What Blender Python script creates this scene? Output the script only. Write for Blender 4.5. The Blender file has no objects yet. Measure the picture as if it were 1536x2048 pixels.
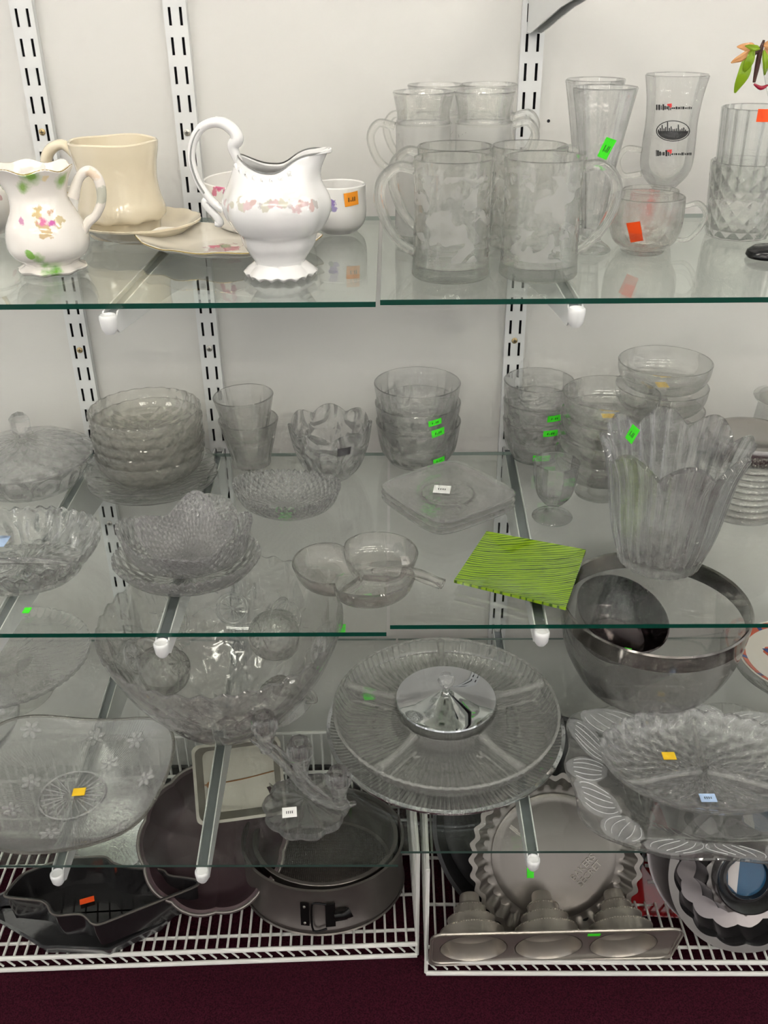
import bpy, math, random
from math import sin, cos, pi, radians as R, atan2, sqrt, tan
from mathutils import Vector, Matrix
random.seed(7)
SC = bpy.context.scene
COL = SC.collection
# ------------------------------------------------------------------ camera
F = 1893.0
PITCH, YAW, ROLL = R(29.0), R(0.61), R(0.59)
CAM = Vector((0, -1.341, 1.55))
fwd = Vector((-sin(YAW)*cos(PITCH), cos(YAW)*cos(PITCH), -sin(PITCH)))
r0 = Vector((cos(YAW), sin(YAW), 0))
u0 = r0.cross(fwd)
right = r0*cos(ROLL) - u0*sin(ROLL)
up = u0*cos(ROLL) + r0*sin(ROLL)
cd = bpy.data.cameras.new('camera')
cam = bpy.data.objects.new('camera', cd)
COL.objects.link(cam)
m = Matrix((right, up, -fwd)).transposed().to_4x4()
m.translation = CAM
cam.matrix_world = m
cd.sensor_fit = 'VERTICAL'
cd.sensor_height = 36.0
cd.lens = 36.0*F/2048.0
cd.clip_start = 0.05
SC.camera = cam
# ------------------------------------------------------------------ world, view, lights
w = bpy.data.worlds.new('store'); SC.world = w; w.use_nodes = True
_bg = w.node_tree.nodes['Background']; _bg.inputs[1].default_value = 1.25
_tc = w.node_tree.nodes.new('ShaderNodeTexCoord'); _no = w.node_tree.nodes.new('ShaderNodeTexVoronoi'); _no.inputs['Scale'].default_value = 4.5
_cr = w.node_tree.nodes.new('ShaderNodeValToRGB')      # random dark and bright cells for the unseen store, added for glass contrast
for _p, _c in ((0.0, (0.30, 0.29, 0.28)), (0.35, (0.55, 0.54, 0.53)), (0.6, (0.78, 0.77, 0.75)), (0.85, (1.0, 0.98, 0.95))):
    _e = _cr.color_ramp.elements[0] if _p == 0.0 else _cr.color_ramp.elements.new(_p)
    _e.position = _p; _e.color = (*_c, 1)
w.node_tree.links.new(_tc.outputs['Generated'], _no.inputs['Vector']); w.node_tree.links.new(_no.outputs['Color'], _cr.inputs[0]); w.node_tree.links.new(_cr.outputs[0], _bg.inputs[0])
SC.view_settings.view_transform = 'Standard'
SC.view_settings.look = 'None'
SC.view_settings.gamma = 1.0
SC.view_settings.use_curve_mapping = False
SC.view_settings.exposure = 0.08
LAMP = 32.0
SC.cycles.max_bounces = 12
SC.cycles.transmission_bounces = 12
SC.cycles.transparent_max_bounces = 16
SC.cycles.glossy_bounces = 4
SC.cycles.diffuse_bounces = 2
SC.cycles.sample_clamp_indirect = 20.0
SC.cycles.use_denoising = True
SC.cycles.use_adaptive_sampling = True
SC.cycles.adaptive_threshold = 0.15
SC.cycles.adaptive_min_samples = 12
SC.cycles.caustics_reflective = False
SC.cycles.blur_glossy = 0.1
WY = 0.045      # front of the wall; the glass stops a little short of it
FLOORZ, RACKZ, LOWZ, MIDZ, TOPZ = 0.0, 0.15, 0.555, 0.914, 1.274

# ------------------------------------------------------------------ photo pixel <-> place
def ray(px, py):
    return (fwd*F + right*(px-768) - up*(py-1024)).normalized()
def at_z(px, py, z):
    d = ray(px, py); return CAM + d*((z-CAM.z)/d.z)
def at_y(px, py, y):
    d = ray(px, py); return CAM + d*((y-CAM.y)/d.y)
def depth(p): return (Vector(p)-CAM).dot(fwd)
def at_d(px, d, z):          # on the level z, d metres out from the camera, at photo column px
    a, b = -600.0, 3500.0
    for _ in range(50):
        m_ = (a+b)/2
        q = at_z(px, m_, z) if ray(px, m_).z < -1e-4 else None
        if q is None or q.y-CAM.y > d: a = m_
        else: b = m_
    return at_z(px, b, z)
def pm(p): return depth(p)/F            # metres per pixel at a point
def zat(x, y, py):
    k = -(py-1024)/F                    # (v.up)=(v.fwd)*k
    a = Vector((x-CAM.x, y-CAM.y, 0))
    c = up-fwd*k
    return CAM.z - a.dot(c)/c.z
def PP(pos, pts):
    out = []
    for rp, py in pts:
        z = zat(pos[0], pos[1], py)
        out.append((max(0.0, rp*pm((pos[0], pos[1], z))), z-pos[2]))
    z0 = out[0][1]
    out = [(r, z-z0) for r, z in out]
    return out

# ------------------------------------------------------------------ mesh helpers
def spl(pts, k=4):
    out = []
    n = len(pts)
    for i in range(n-1):
        p0 = pts[max(0, i-1)]; p1 = pts[i]; p2 = pts[i+1]; p3 = pts[min(n-1, i+2)]
        for j in range(k):
            t = j/k
            out.append(tuple(0.5*((2*p1[a])+(-p0[a]+p2[a])*t+(2*p0[a]-5*p1[a]+4*p2[a]-p3[a])*t*t+(-p0[a]+3*p1[a]-3*p2[a]+p3[a])*t**3) for a in range(len(p1))))
    out.append(tuple(pts[-1]))
    return out
def vessel(outer, t=0.0025, base=0.004, k=4, smooth=True):
    """closed outline (bottom centre, outside up, rim, inside down) of a thin walled vessel"""
    o = spl(outer, k) if smooth else list(outer)
    o = [(max(0.0005, r), z) for r, z in o]
    inner = []
    for i, p in enumerate(o):
        a = o[max(0, i-1)]; b = o[min(len(o)-1, i+1)]
        dx, dz = b[0]-a[0], b[1]-a[1]
        l = math.hypot(dx, dz) or 1
        q = (p[0]-dz/l*t, p[1]+dx/l*t)
        if q[1] > base and q[0] > 0.001: inner.append(q)
    zmax = max(p[1] for p in o)
    e, f = o[-1], inner[-1]
    mid = ((e[0]+f[0])/2+(e[0]-f[0])*0.0+ (e[1]-f[1])*0.0, (e[1]+f[1])/2)
    # push rim crest along wall direction
    a = o[-2]; dx, dz = e[0]-a[0], e[1]-a[1]; l = math.hypot(dx, dz) or 1
    mid = (mid[0]+dx/l*t*0.45, mid[1]+dz/l*t*0.45)
    prof = [(0, o[0][1])] + o + [mid] + inner[::-1]
    last = inner[0]
    prof += [(last[0]*0.92, base+0.0002), (last[0]*0.5, base), (0, base)]
    return prof
def lathe(prof, seg=96, mod=None, warp=None, close=True):
    V, FC, UV = [], [], []
    rm = max(p[0] for p in prof) or 1
    L = [0]
    for a, b in zip(prof, prof[1:]): L.append(L[-1]+math.hypot(a[0]-b[0], a[1]-b[1]))
    rows = []
    n = len(prof)
    for i, (r, z) in enumerate(prof):
        pole = r <= 1e-6 and i in (0, n-1)
        row = []
        for j in range(1 if pole else seg):
            th = 2*pi*j/seg
            rr, zz = (r, z)
            if mod and not pole:
                rr, zz = mod(th, r, z, i)
            p = (rr*cos(th), rr*sin(th), zz)
            if warp: p = warp(*p)
            row.append(len(V)); V.append(p)
        rows.append(row)
    for i in range(n-1):
        a, b = rows[i], rows[i+1]
        v0, v1 = L[i]/(2*pi*rm), L[i+1]/(2*pi*rm)
        for j in range(seg):
            k = (j+1) % seg
            ua, ub = j/seg, (j+1)/seg
            if len(a) == 1 and len(b) == 1: continue
            if len(a) == 1:
                FC.append((a[0], b[k], b[j])); UV.append(((ua, v0), (ub, v1), (ua, v1)))
            elif len(b) == 1:
                FC.append((a[j], a[k], b[0])); UV.append(((ua, v0), (ub, v0), (ua, v1)))
            else:
                FC.append((a[j], a[k], b[k], b[j])); UV.append(((ua, v0), (ub, v0), (ub, v1), (ua, v1)))
    return [V, FC, UV, None]
def tube(pts, rad, seg=12, k=6, flat=1.0, cap=True, flatdir=None):
    """swept tube; rad number or list; flat squashes the second axis"""
    P = [Vector(p) for p in spl([tuple(p) for p in pts], k)] if k > 1 else [Vector(p) for p in pts]
    if isinstance(rad, (int, float)): rads = [rad]*len(P)
    else:
        rr = spl([(a, 0) for a in rad], k) if k > 1 else [(a, 0) for a in rad]
        rads = [max(1e-4, a[0]) for a in rr]
    V, FC, UV = [], [], []
    prev = None
    for i, p in enumerate(P):
        t = (P[min(len(P)-1, i+1)]-P[max(0, i-1)]).normalized()
        if prev is None:
            ref = Vector(flatdir) if flatdir else (Vector((0, 0, 1)) if abs(t.z) < 0.9 else Vector((0, 1, 0)))
        else: ref = prev
        nn = (ref - t*ref.dot(t)).normalized()
        prev = nn
        bb = t.cross(nn)
        for j in range(seg):
            a = 2*pi*j/seg
            V.append(tuple(p + nn*(cos(a)*rads[i]) + bb*(sin(a)*rads[i]*flat)))
    for i in range(len(P)-1):
        for j in range(seg):
            k2 = (j+1) % seg
            FC.append((i*seg+j, i*seg+k2, (i+1)*seg+k2, (i+1)*seg+j)); UV.append(None)
    if cap:
        FC.append(tuple(range(seg))[::-1]); UV.append(None)
        b = (len(P)-1)*seg
        FC.append(tuple(range(b, b+seg))); UV.append(None)
    return [V, FC, UV, None]
def box(c, s, mat=None, rot=None):
    V = []
    for dx in (-.5, .5):
        for dy in (-.5, .5):
            for dz in (-.5, .5):
                v = Vector((dx*s[0], dy*s[1], dz*s[2]))
                if rot: v = rot @ v
                V.append(tuple(v+Vector(c)))
    FC = [(0, 1, 3, 2), (4, 6, 7, 5), (0, 4, 5, 1), (2, 3, 7, 6), (0, 2, 6, 4), (1, 5, 7, 3)]
    return [V, FC, [None]*6, None]
def prism(poly, z0, z1, scale0=1.0, c=None):
    """closed prism over an outline; poly list of (x,y) counter clockwise"""
    n = len(poly)
    cx = sum(p[0] for p in poly)/n; cy = sum(p[1] for p in poly)/n
    V = [((p[0]-cx)*scale0+cx, (p[1]-cy)*scale0+cy, z0) for p in poly] + [(p[0], p[1], z1) for p in poly]
    FC = [tuple(range(n))[::-1], tuple(range(n, 2*n))] + [(i, (i+1) % n, n+(i+1) % n, n+i) for i in range(n)]
    return [V, FC, [None]*len(FC), None]
def join(*gs):
    V, FC, UV, MI = [], [], [], []
    for g in gs:
        o = len(V); V += g[0]
        FC += [tuple(i+o for i in f) for f in g[1]]
        UV += g[2]
        MI += g[3] if g[3] else [0]*len(g[1])
    return [V, FC, UV, MI]
def setmat(g, i): g[3] = [i]*len(g[1]); return g
def xf(g, M):
    g[0] = [tuple(M @ Vector(v)) for v in g[0]]; return g
def obj(name, g, mat, parent=None, label=None, smooth=40, loc=None):
    me = bpy.data.meshes.new(name)
    me.from_pydata(g[0], [], g[1])
    if any(u is not None for u in g[2]):
        lay = me.uv_layers.new(name='UVMap')
        for p, u in zip(me.polygons, g[2]):
            if u:
                for li, c in zip(p.loop_indices, u): lay.data[li].uv = c
    mats = mat if isinstance(mat, (list, tuple)) else [mat]
    for mm in mats: me.materials.append(mm)
    if g[3]:
        for p, i in zip(me.polygons, g[3]): p.material_index = i
    me.update()
    if smooth:
        for p in me.polygons: p.use_smooth = True
        me.set_sharp_from_angle(angle=R(smooth))
    o = bpy.data.objects.new(name, me)
    COL.objects.link(o)
    if parent: o.parent = parent
    if label: o['label'] = label
    if loc is not None: o.location = loc
    return o
def thing(name, label, cat, loc=(0, 0, 0), rot=(0, 0, 0), group=None):
    o = bpy.data.objects.new(name, None); COL.objects.link(o)
    o.empty_display_size = 0.02
    o.location = loc; o.rotation_euler = rot
    o['label'] = label; o['category'] = cat
    if group: o['group'] = group
    return o
def tag(o, label, cat, group=None):
    o['label'] = label; o['category'] = cat
    if group: o['group'] = group
    return o
def struct(name, g, mat, smooth=0):
    o = obj(name, g, mat, smooth=smooth); o['kind'] = 'structure'; return o
def dup(root, label, loc=None, rot=None, group=None, skip=()):
    r = root.copy(); COL.objects.link(r)
    if loc is not None: r.location = loc
    if rot is not None: r.rotation_euler = rot
    r['label'] = label
    if group: r['group'] = group
    for ch in list(root.children):
        if ch.name.split('.')[0] in skip: continue
        c = ch.copy(); COL.objects.link(c); c.parent = r
        for gch in list(ch.children):
            d = gch.copy(); COL.objects.link(d); d.parent = c
    return r

# ------------------------------------------------------------------ materials
class NT:
    def __init__(s, name):
        s.m = bpy.data.materials.new(name); s.m.use_nodes = True
        s.t = s.m.node_tree; s.t.nodes.clear()
        s.out = s.n('ShaderNodeOutputMaterial')
    def n(s, typ, **kw):
        nd = s.t.nodes.new(typ)
        for k, v in kw.items(): setattr(nd, k, v)
        return nd
    def l(s, a, b): s.t.links.new(a, b)
    def math(s, op, a, b=None, c=None):
        nd = s.n('ShaderNodeMath', operation=op)
        for i, v in enumerate((a, b, c)):
            if v is None: continue
            if isinstance(v, (int, float)): nd.inputs[i].default_value = v
            else: s.l(v, nd.inputs[i])
        return nd.outputs[0]
def c4(c): return (c[0], c[1], c[2], 1)
def principled(name, col, rough=0.5, metal=0.0, bump=0, bscale=200, spec=0.5, var=0.0, coat=0.0):
    k = NT(name); b = k.n('ShaderNodeBsdfPrincipled')
    b.inputs['Base Color'].default_value = c4(col); b.inputs['Roughness'].default_value = rough
    b.inputs['Metallic'].default_value = metal; b.inputs['Specular IOR Level'].default_value = spec
    b.inputs['Coat Weight'].default_value = coat; b.inputs['Coat Roughness'].default_value = 0.05
    tc = k.n('ShaderNodeTexCoord')
    if var:
        no = k.n('ShaderNodeTexNoise'); no.inputs['Scale'].default_value = bscale*0.12; no.inputs['Detail'].default_value = 4
        k.l(tc.outputs['Object'], no.inputs['Vector'])
        mx = k.n('ShaderNodeMix', data_type='RGBA')
        mx.inputs[6].default_value = c4([x*(1-var) for x in col]); mx.inputs[7].default_value = c4([min(1, x*(1+var)) for x in col])
        k.l(no.outputs['Fac'], mx.inputs[0]); k.l(mx.outputs[2], b.inputs['Base Color'])
    if bump:
        n2 = k.n('ShaderNodeTexNoise'); n2.inputs['Scale'].default_value = bscale
        k.l(tc.outputs['Object'], n2.inputs['Vector'])
        bp = k.n('ShaderNodeBump'); bp.inputs['Strength'].default_value = bump; bp.inputs['Distance'].default_value = 0.001
        k.l(n2.outputs['Fac'], bp.inputs['Height']); k.l(bp.outputs[0], b.inputs['Normal'])
    k.l(b.outputs[0], k.out.inputs[0])
    return k.m
def glass(name, tint=(0.992, 0.994, 0.99), kind=None, N=24, strength=0.6, haze=0.02, rough=0.0, frost=None, ior=1.47, vscale=1.0, dist=0.002):
    """drinking glass; kind gives the relief pressed or cut into it"""
    tint = tuple(1-(1-a)*0.7 for a in tint)
    k = NT(name)
    g = k.n('ShaderNodeBsdfGlass'); g.inputs['Color'].default_value = c4(tint)
    g.inputs['Roughness'].default_value = rough; g.inputs['IOR'].default_value = ior
    d = k.n('ShaderNodeBsdfDiffuse'); d.inputs['Color'].default_value = c4([0.9*t for t in tint])
    tl = k.n('ShaderNodeBsdfTransparent'); tl.inputs['Color'].default_value = c4(tint)
    mt = k.n('ShaderNodeMixShader'); mt.inputs[0].default_value = 0.50
    gs = k.n('ShaderNodeBsdfGlossy'); gs.inputs['Roughness'].default_value = 0.02
    lw = k.n('ShaderNodeFresnel'); lw_g = k.n('ShaderNodeNewGeometry'); k.l(k.math('ADD', 1.5, k.math('MULTIPLY', lw_g.outputs['Backfacing'], 1/1.5-1.5)), lw.inputs['IOR'])
    mg = k.n('ShaderNodeMixShader'); k.l(k.math('MULTIPLY', lw.outputs[0], 1.0), mg.inputs[0]); k.l(tl.outputs[0], mg.inputs[1]); k.l(gs.outputs[0], mg.inputs[2])
    k.l(g.outputs[0], mt.inputs[1]); k.l(mg.outputs[0], mt.inputs[2])
    mx = k.n('ShaderNodeMixShader'); mx.inputs[0].default_value = haze
    k.l(mt.outputs[0], mx.inputs[1]); k.l(d.outputs[0], mx.inputs[2])
    k.l(mx.outputs[0], k.out.inputs[0])
    uvn = k.n('ShaderNodeUVMap'); sp = k.n('ShaderNodeSeparateXYZ'); k.l(uvn.outputs[0], sp.inputs[0])
    U, Vv = sp.outputs[0], k.math('MULTIPLY', sp.outputs[1], vscale)
    def rib(n, a): return k.math('ABSOLUTE', k.math('SINE', k.math('MULTIPLY', a, pi*n)))
    h = None
    def vor(feat, n, sc=1.0):
        cb = k.n('ShaderNodeCombineXYZ'); k.l(k.math('MULTIPLY', U, n), cb.inputs[0]); k.l(k.math('MULTIPLY', Vv, n), cb.inputs[1])
        v = k.n('ShaderNodeTexVoronoi', feature=feat); v.inputs['Scale'].default_value = 1.0; v.inputs['Randomness'].default_value = sc
        k.l(cb.outputs[0], v.inputs['Vector']); return v.outputs['Distance']
    if kind == 'ribs': h = rib(N, U)
    elif kind == 'rings': h = rib(N, Vv)
    elif kind == 'diamond': h = k.math('MULTIPLY', rib(N, k.math('ADD', U, Vv)), rib(N, k.math('SUBTRACT', U, Vv)))
    elif kind == 'cut':
        a = k.math('MULTIPLY', rib(N, k.math('ADD', U, Vv)), rib(N, k.math('SUBTRACT', U, Vv)))
        b = vor('DISTANCE_TO_EDGE', N*0.5, 0.6)
        h = k.math('ADD', a, k.math('MULTIPLY', b, 1.5))
    elif kind == 'cells': h = vor('DISTANCE_TO_EDGE', N, 0.9)
    elif kind == 'stars':
        a = vor('F1', N, 0.3); h = k.math('ADD', k.math('SINE', k.math('MULTIPLY', a, 18)), rib(N*2, U))
    elif kind == 'hammer':
        a = vor('SMOOTH_F1', N, 1.0); h = a
    elif kind == 'flowers':
        a = vor('F1', N, 0.7)
        b = k.math('GREATER_THAN', 0.33, a)
        h = k.math('ADD', k.math('MULTIPLY', k.math('SINE', k.math('MULTIPLY', a, 34)), b), k.math('MULTIPLY', rib(N*9, U), 0.35))
    if h is not None:
        bp = k.n('ShaderNodeBump'); bp.inputs['Strength'].default_value = strength; bp.inputs['Distance'].default_value = dist
        k.l(h, bp.inputs['Height']); k.l(bp.outputs[0], g.inputs['Normal']); k.l(bp.outputs[0], d.inputs['Normal']); k.l(bp.outputs[0], gs.inputs['Normal']); k.l(bp.outputs[0], lw.inputs['Normal'])
    if frost:      # (z0, z1, density) frosted / etched band by noise blobs in the thing's own height
        tc = k.n('ShaderNodeTexCoord'); s2 = k.n('ShaderNodeSeparateXYZ'); k.l(tc.outputs['Object'], s2.inputs[0])
        band = k.math('MULTIPLY', k.math('GREATER_THAN', s2.outputs[2], frost[0]), k.math('LESS_THAN', s2.outputs[2], frost[1]))
        no = k.n('ShaderNodeTexNoise'); no.inputs['Scale'].default_value = frost[3] if len(frost) > 3 else 60; no.inputs['Detail'].default_value = 2
        no.inputs['Distortion'].default_value = 1.2
        k.l(tc.outputs['Object'], no.inputs['Vector'])
        mk = k.math('MULTIPLY', band, k.math('GREATER_THAN', no.outputs['Fac'], 1-frost[2]))
        k.l(k.math('MULTIPLY', mk, 0.45), g.inputs['Roughness'])
        k.l(k.math('ADD', haze, k.math('MULTIPLY', mk, frost[4] if len(frost) > 4 else 0.12)), mx.inputs[0])
    return k.m
def porcelain(name, base, spots, gold=None, rough=0.12):
    """glazed white china with painted motifs; spots = (x,y,z,radius,colour,fuzz)"""
    k = NT(name); b = k.n('ShaderNodeBsdfPrincipled')
    b.inputs['Roughness'].default_value = rough; b.inputs['Coat Weight'].default_value = 0.6; b.inputs['Coat Roughness'].default_value = 0.04
    b.inputs['Subsurface Weight'].default_value = 0.0
    tc = k.n('ShaderNodeTexCoord')
    no = k.n('ShaderNodeTexNoise'); no.inputs['Scale'].default_value = 130; no.inputs['Detail'].default_value = 3
    k.l(tc.outputs['Object'], no.inputs['Vector'])
    cur = None
    for (x, y, z, r, col, fz) in spots:
        vm = k.n('ShaderNodeVectorMath', operation='DISTANCE'); k.l(tc.outputs['Object'], vm.inputs[0]); vm.inputs[1].default_value = (x, y, z)
        dd = k.math('ADD', vm.outputs['Value'], k.math('MULTIPLY', k.math('SUBTRACT', no.outputs['Fac'], 0.5), r*2.2*fz))
        mr = k.n('ShaderNodeMapRange'); mr.inputs['From Min'].default_value = r; mr.inputs['From Max'].default_value = r*(0.75 if fz > 0.5 else 0.3)
        k.l(dd, mr.inputs['Value'])
        mx = k.n('ShaderNodeMix', data_type='RGBA')
        if cur is None: mx.inputs[6].default_value = c4(base)
        else: k.l(cur, mx.inputs[6])
        mx.inputs[7].default_value = c4(col); k.l(mr.outputs[0], mx.inputs[0])
        cur = mx.outputs[2]
    if cur is None: b.inputs['Base Color'].default_value = c4(base)
    else: k.l(cur, b.inputs['Base Color'])
    k.l(b.outputs[0], k.out.inputs[0])
    return k.m
def thinglass(name, tint, ior=1.5):
    k = NT(name)
    t = k.n('ShaderNodeBsdfTransparent'); t.inputs[0].default_value = c4(tint)
    g = k.n('ShaderNodeBsdfGlossy'); g.inputs['Roughness'].default_value = 0.0; g.inputs[0].default_value = (0.95, 1, 0.97, 1)
    fr = k.n('ShaderNodeFresnel'); ge = k.n('ShaderNodeNewGeometry')
    k.l(k.math('ADD', ior, k.math('MULTIPLY', ge.outputs['Backfacing'], 1/ior-ior)), fr.inputs['IOR'])
    mx = k.n('ShaderNodeMixShader'); k.l(fr.outputs[0], mx.inputs[0]); k.l(t.outputs[0], mx.inputs[1]); k.l(g.outputs[0], mx.inputs[2])
    k.l(mx.outputs[0], k.out.inputs[0]); return k.m

M_wall = principled('off_white_wall_paint', (0.70, 0.69, 0.655), 0.45, bump=0.05, bscale=60, var=0.02)
M_metalwhite = principled('white_enamelled_steel', (0.74, 0.75, 0.74), 0.35, bump=0.02)
M_groove = principled('galvanised_grey_groove', (0.24, 0.26, 0.28), 0.35, metal=0.6)
M_slot = principled('dark_slot', (0.015, 0.015, 0.02), 0.8)
M_screw = principled('zinc_screw', (0.55, 0.53, 0.48), 0.35, metal=0.9)
M_brass = principled('brass_screw', (0.50, 0.38, 0.20), 0.35, metal=0.9)
M_shelf = thinglass('pale_green_shelf_glass', (0.957, 0.972, 0.958))
M_edge = principled('deep_green_glass_edge', (0.002, 0.045, 0.03), 0.12, spec=0.6)
M_wire = principled('white_coated_wire', (0.78, 0.77, 0.73), 0.35)
M_green = principled('fluorescent_green_paper', (0.06, 0.90, 0.02), 0.6)
M_orange = principled('fluorescent_orange_paper', (1.0, 0.36, 0.02), 0.6)
M_redor = principled('fluorescent_red_paper', (1.0, 0.09, 0.005), 0.6)
M_red = principled('red_paper', (0.75, 0.05, 0.05), 0.6)
M_yellow = principled('yellow_paper', (0.95, 0.60, 0.02), 0.6)
M_white = principled('white_paper', (0.85, 0.85, 0.83), 0.6)
M_blue = principled('pale_blue_paper', (0.45, 0.60, 0.85), 0.6)
M_grey = principled('grey_label', (0.10, 0.09, 0.10), 0.3)
M_ink = principled('ink', (0.02, 0.02, 0.02), 0.6)
M_gold = principled('gilding', (0.60, 0.45, 0.18), 0.22, metal=1.0)
M_silverline = principled('platinum_trim', (0.42, 0.42, 0.40), 0.2, metal=1.0)
M_chrome = principled('chrome', (0.80, 0.82, 0.84), 0.04, metal=1.0)

def sticker(parent, pos, px, py, r, wpx, hpx, mat, roll=0, far=False, slope=0.0, marks=True, label=None):
    """price sticker wrapped on the round wall of a vessel standing at pos"""
    d = ray(px, py); o = CAM-Vector(pos)
    a = d.x*d.x+d.y*d.y; b = 2*(o.x*d.x+o.y*d.y); c = o.x**2+o.y**2-r*r
    D = b*b-4*a*c
    if D < 0: D = 0
    t = (-b+(sqrt(D) if far else -sqrt(D)))/(2*a)
    P = CAM+d*t
    th0 = atan2(P.y-pos[1], P.x-pos[0]); z0 = P.z-pos[2]
    s = pm(P); wd, ht = wpx*s, hpx*s
    sg = -1 if far else 1
    V, FC = [], []
    nx, ny = 7, 3
    for lay in (0.0003, 0.0007):
        for i in range(nx):
            for j in range(ny):
                u = (i/(nx-1)-.5)*wd; v = (j/(ny-1)-.5)*ht
                a2 = u*cos(roll)-v*sin(roll); b2 = u*sin(roll)+v*cos(roll)
                rr = r + slope*b2 + sg*lay
                th = th0+sg*a2/r
                V.append((rr*cos(th), rr*sin(th), z0+b2))
    def idx(l, i, j): return l*nx*ny+i*ny+j
    for i in range(nx-1):
        for j in range(ny-1):
            FC.append((idx(1, i, j), idx(1, i+1, j), idx(1, i+1, j+1), idx(1, i, j+1)))
            FC.append((idx(0, i, j), idx(0, i, j+1), idx(0, i+1, j+1), idx(0, i+1, j)))
    for i in range(nx-1):
        for j, q in ((0, 0), (ny-1, 1)):
            FC.append((idx(0, i, j), idx(0, i+1, j), idx(1, i+1, j), idx(1, i, j)))
    g = [V, FC, [None]*len(FC), [0]*len(FC)]
    if marks:
        rnd = random.Random(int(px*7+py))
        for q in range(4):
            u = (-0.22+0.14*q)*wd; hh = ht*(0.16 if q != 1 else 0.04); v = -0.02*ht if q != 1 else -0.12*ht
            n0 = len(g[0])
            for (du, dv) in ((-.03*wd, -hh), (.03*wd, -hh), (.03*wd+.02*wd, hh), (.02*wd-.03*wd, hh)):
                uu, vv = u+du, v+dv
                a2 = uu*cos(roll)-vv*sin(roll); b2 = uu*sin(roll)+vv*cos(roll)
                rr = r+slope*b2+sg*0.0009; th = th0+sg*a2/r
                g[0].append((rr*cos(th), rr*sin(th), z0+b2))
            g[1].append((n0, n0+1, n0+2, n0+3)); g[2].append(None); g[3].append(1)
    return obj('price_sticker', g, [mat, M_ink], parent, label, smooth=0)
def flat_sticker(parent, px, py, z, wpx, hpx, mat, roll=0, label=None, tilt=0.0, marks=True):
    P = at_z(px, py, z); s = pm(P)
    # foreshortened depth is undone so the paper keeps its real size
    ang = math.asin(max(0.2, (CAM.z-z)/(P-CAM).length))
    g = box((0, 0, 0.0003), (wpx*s, hpx*s/sin(ang), 0.0006)); g[3] = [0]*6
    if marks:
        for q in range(4):
            g2 = box(((-0.2+0.13*q)*wpx*s, -0.02*hpx*s, 0.0007), (0.05*wpx*s, 0.35*hpx*s, 0.0003)); g2[3] = [1]*6
            g = join(g, g2)
    g = xf(g, Matrix.Rotation(roll, 4, 'Z'))
    if tilt: g = xf(g, Matrix.Rotation(tilt, 4, 'X'))
    inv = parent.matrix_basis.inverted()
    g = xf(g, inv @ Matrix.Translation(P))
    return obj('price_sticker', g, [mat, M_ink], parent, label, smooth=0)
def L(parent, p):      # world point in a thing's own frame
    return tuple(parent.matrix_basis.inverted() @ Vector(p))
# ================================================================== structure
XL, XR = -1.5, 1.6
struct('wall_back', box((0, WY+0.05, 1.35), (4.2, 0.1, 2.7)), M_wall)
M_carpet = None
def carpet():
    k = NT('burgundy_loop_carpet'); b = k.n('ShaderNodeBsdfPrincipled'); b.inputs['Roughness'].default_value = 0.95; b.inputs['Specular IOR Level'].default_value = 0.1
    tc = k.n('ShaderNodeTexCoord'); no = k.n('ShaderNodeTexNoise'); no.inputs['Scale'].default_value = 420; no.inputs['Detail'].default_value = 3
    k.l(tc.outputs['Object'], no.inputs['Vector'])
    cr = k.n('ShaderNodeValToRGB'); cr.color_ramp.elements[0].position = 0.35; cr.color_ramp.elements[1].position = 0.68
    cr.color_ramp.elements[0].color = (0.018, 0.002, 0.006, 1); cr.color_ramp.elements[1].color = (0.055, 0.007, 0.017, 1)
    k.l(no.outputs['Fac'], cr.inputs[0]); k.l(cr.outputs[0], b.inputs['Base Color'])
    bp = k.n('ShaderNodeBump'); bp.inputs['Strength'].default_value = 0.8; bp.inputs['Distance'].default_value = 0.003
    k.l(no.outputs['Fac'], bp.inputs['Height']); k.l(bp.outputs[0], b.inputs['Normal']); k.l(b.outputs[0], k.out.inputs[0]); return k.m
struct('floor', box((0, -2.375, 0.105), (4.2, 4.85, 0.02)), carpet())
struct('ceiling', box((0, -2.375, 2.71), (4.2, 4.85, 0.02)), principled('ceiling_tile_white', (0.8, 0.8, 0.78), 0.9, bump=0.2, bscale=90))
struct('baseboard_back', box((0, WY-0.004, 0.165), (4.2, 0.008, 0.1)), principled('black_vinyl_base', (0.012, 0.011, 0.012), 0.4))
# fluorescent ceiling fixtures
kE = NT('fluorescent_diffuser'); e = kE.n('ShaderNodeEmission'); e.inputs[0].default_value = (1, 0.95, 0.865, 1); e.inputs[1].default_value = LAMP
kE.l(e.outputs[0], kE.out.inputs[0])
first = None
for i, (x, y) in enumerate([(a, b) for b in (-1.1, -2.2, -3.3) for a in (-1.3, 0.15, 1.5)]):
    lab = 'white twin tube ceiling light, %s one of the %s row from the shelf wall' % (['left', 'middle', 'right'][i % 3], ['first', 'second', 'third'][i//3])
    if first is None:
        t = thing('ceiling_light', lab, 'ceiling light', (x, y, 2.70), group='fluorescent ceiling lights')
        obj('housing', box((0, 0, -0.015), (1.1, 0.24, 0.03)), M_metalwhite, t, smooth=0)
        for s in (-1, 1):
            obj('tube_lamp', tube([(-0.52, s*0.06, -0.045), (0.52, s*0.06, -0.045)], 0.012, 10, 1), kE.m, t)
        first = t
    else: dup(first, lab, (x, y, 2.70))

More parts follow.
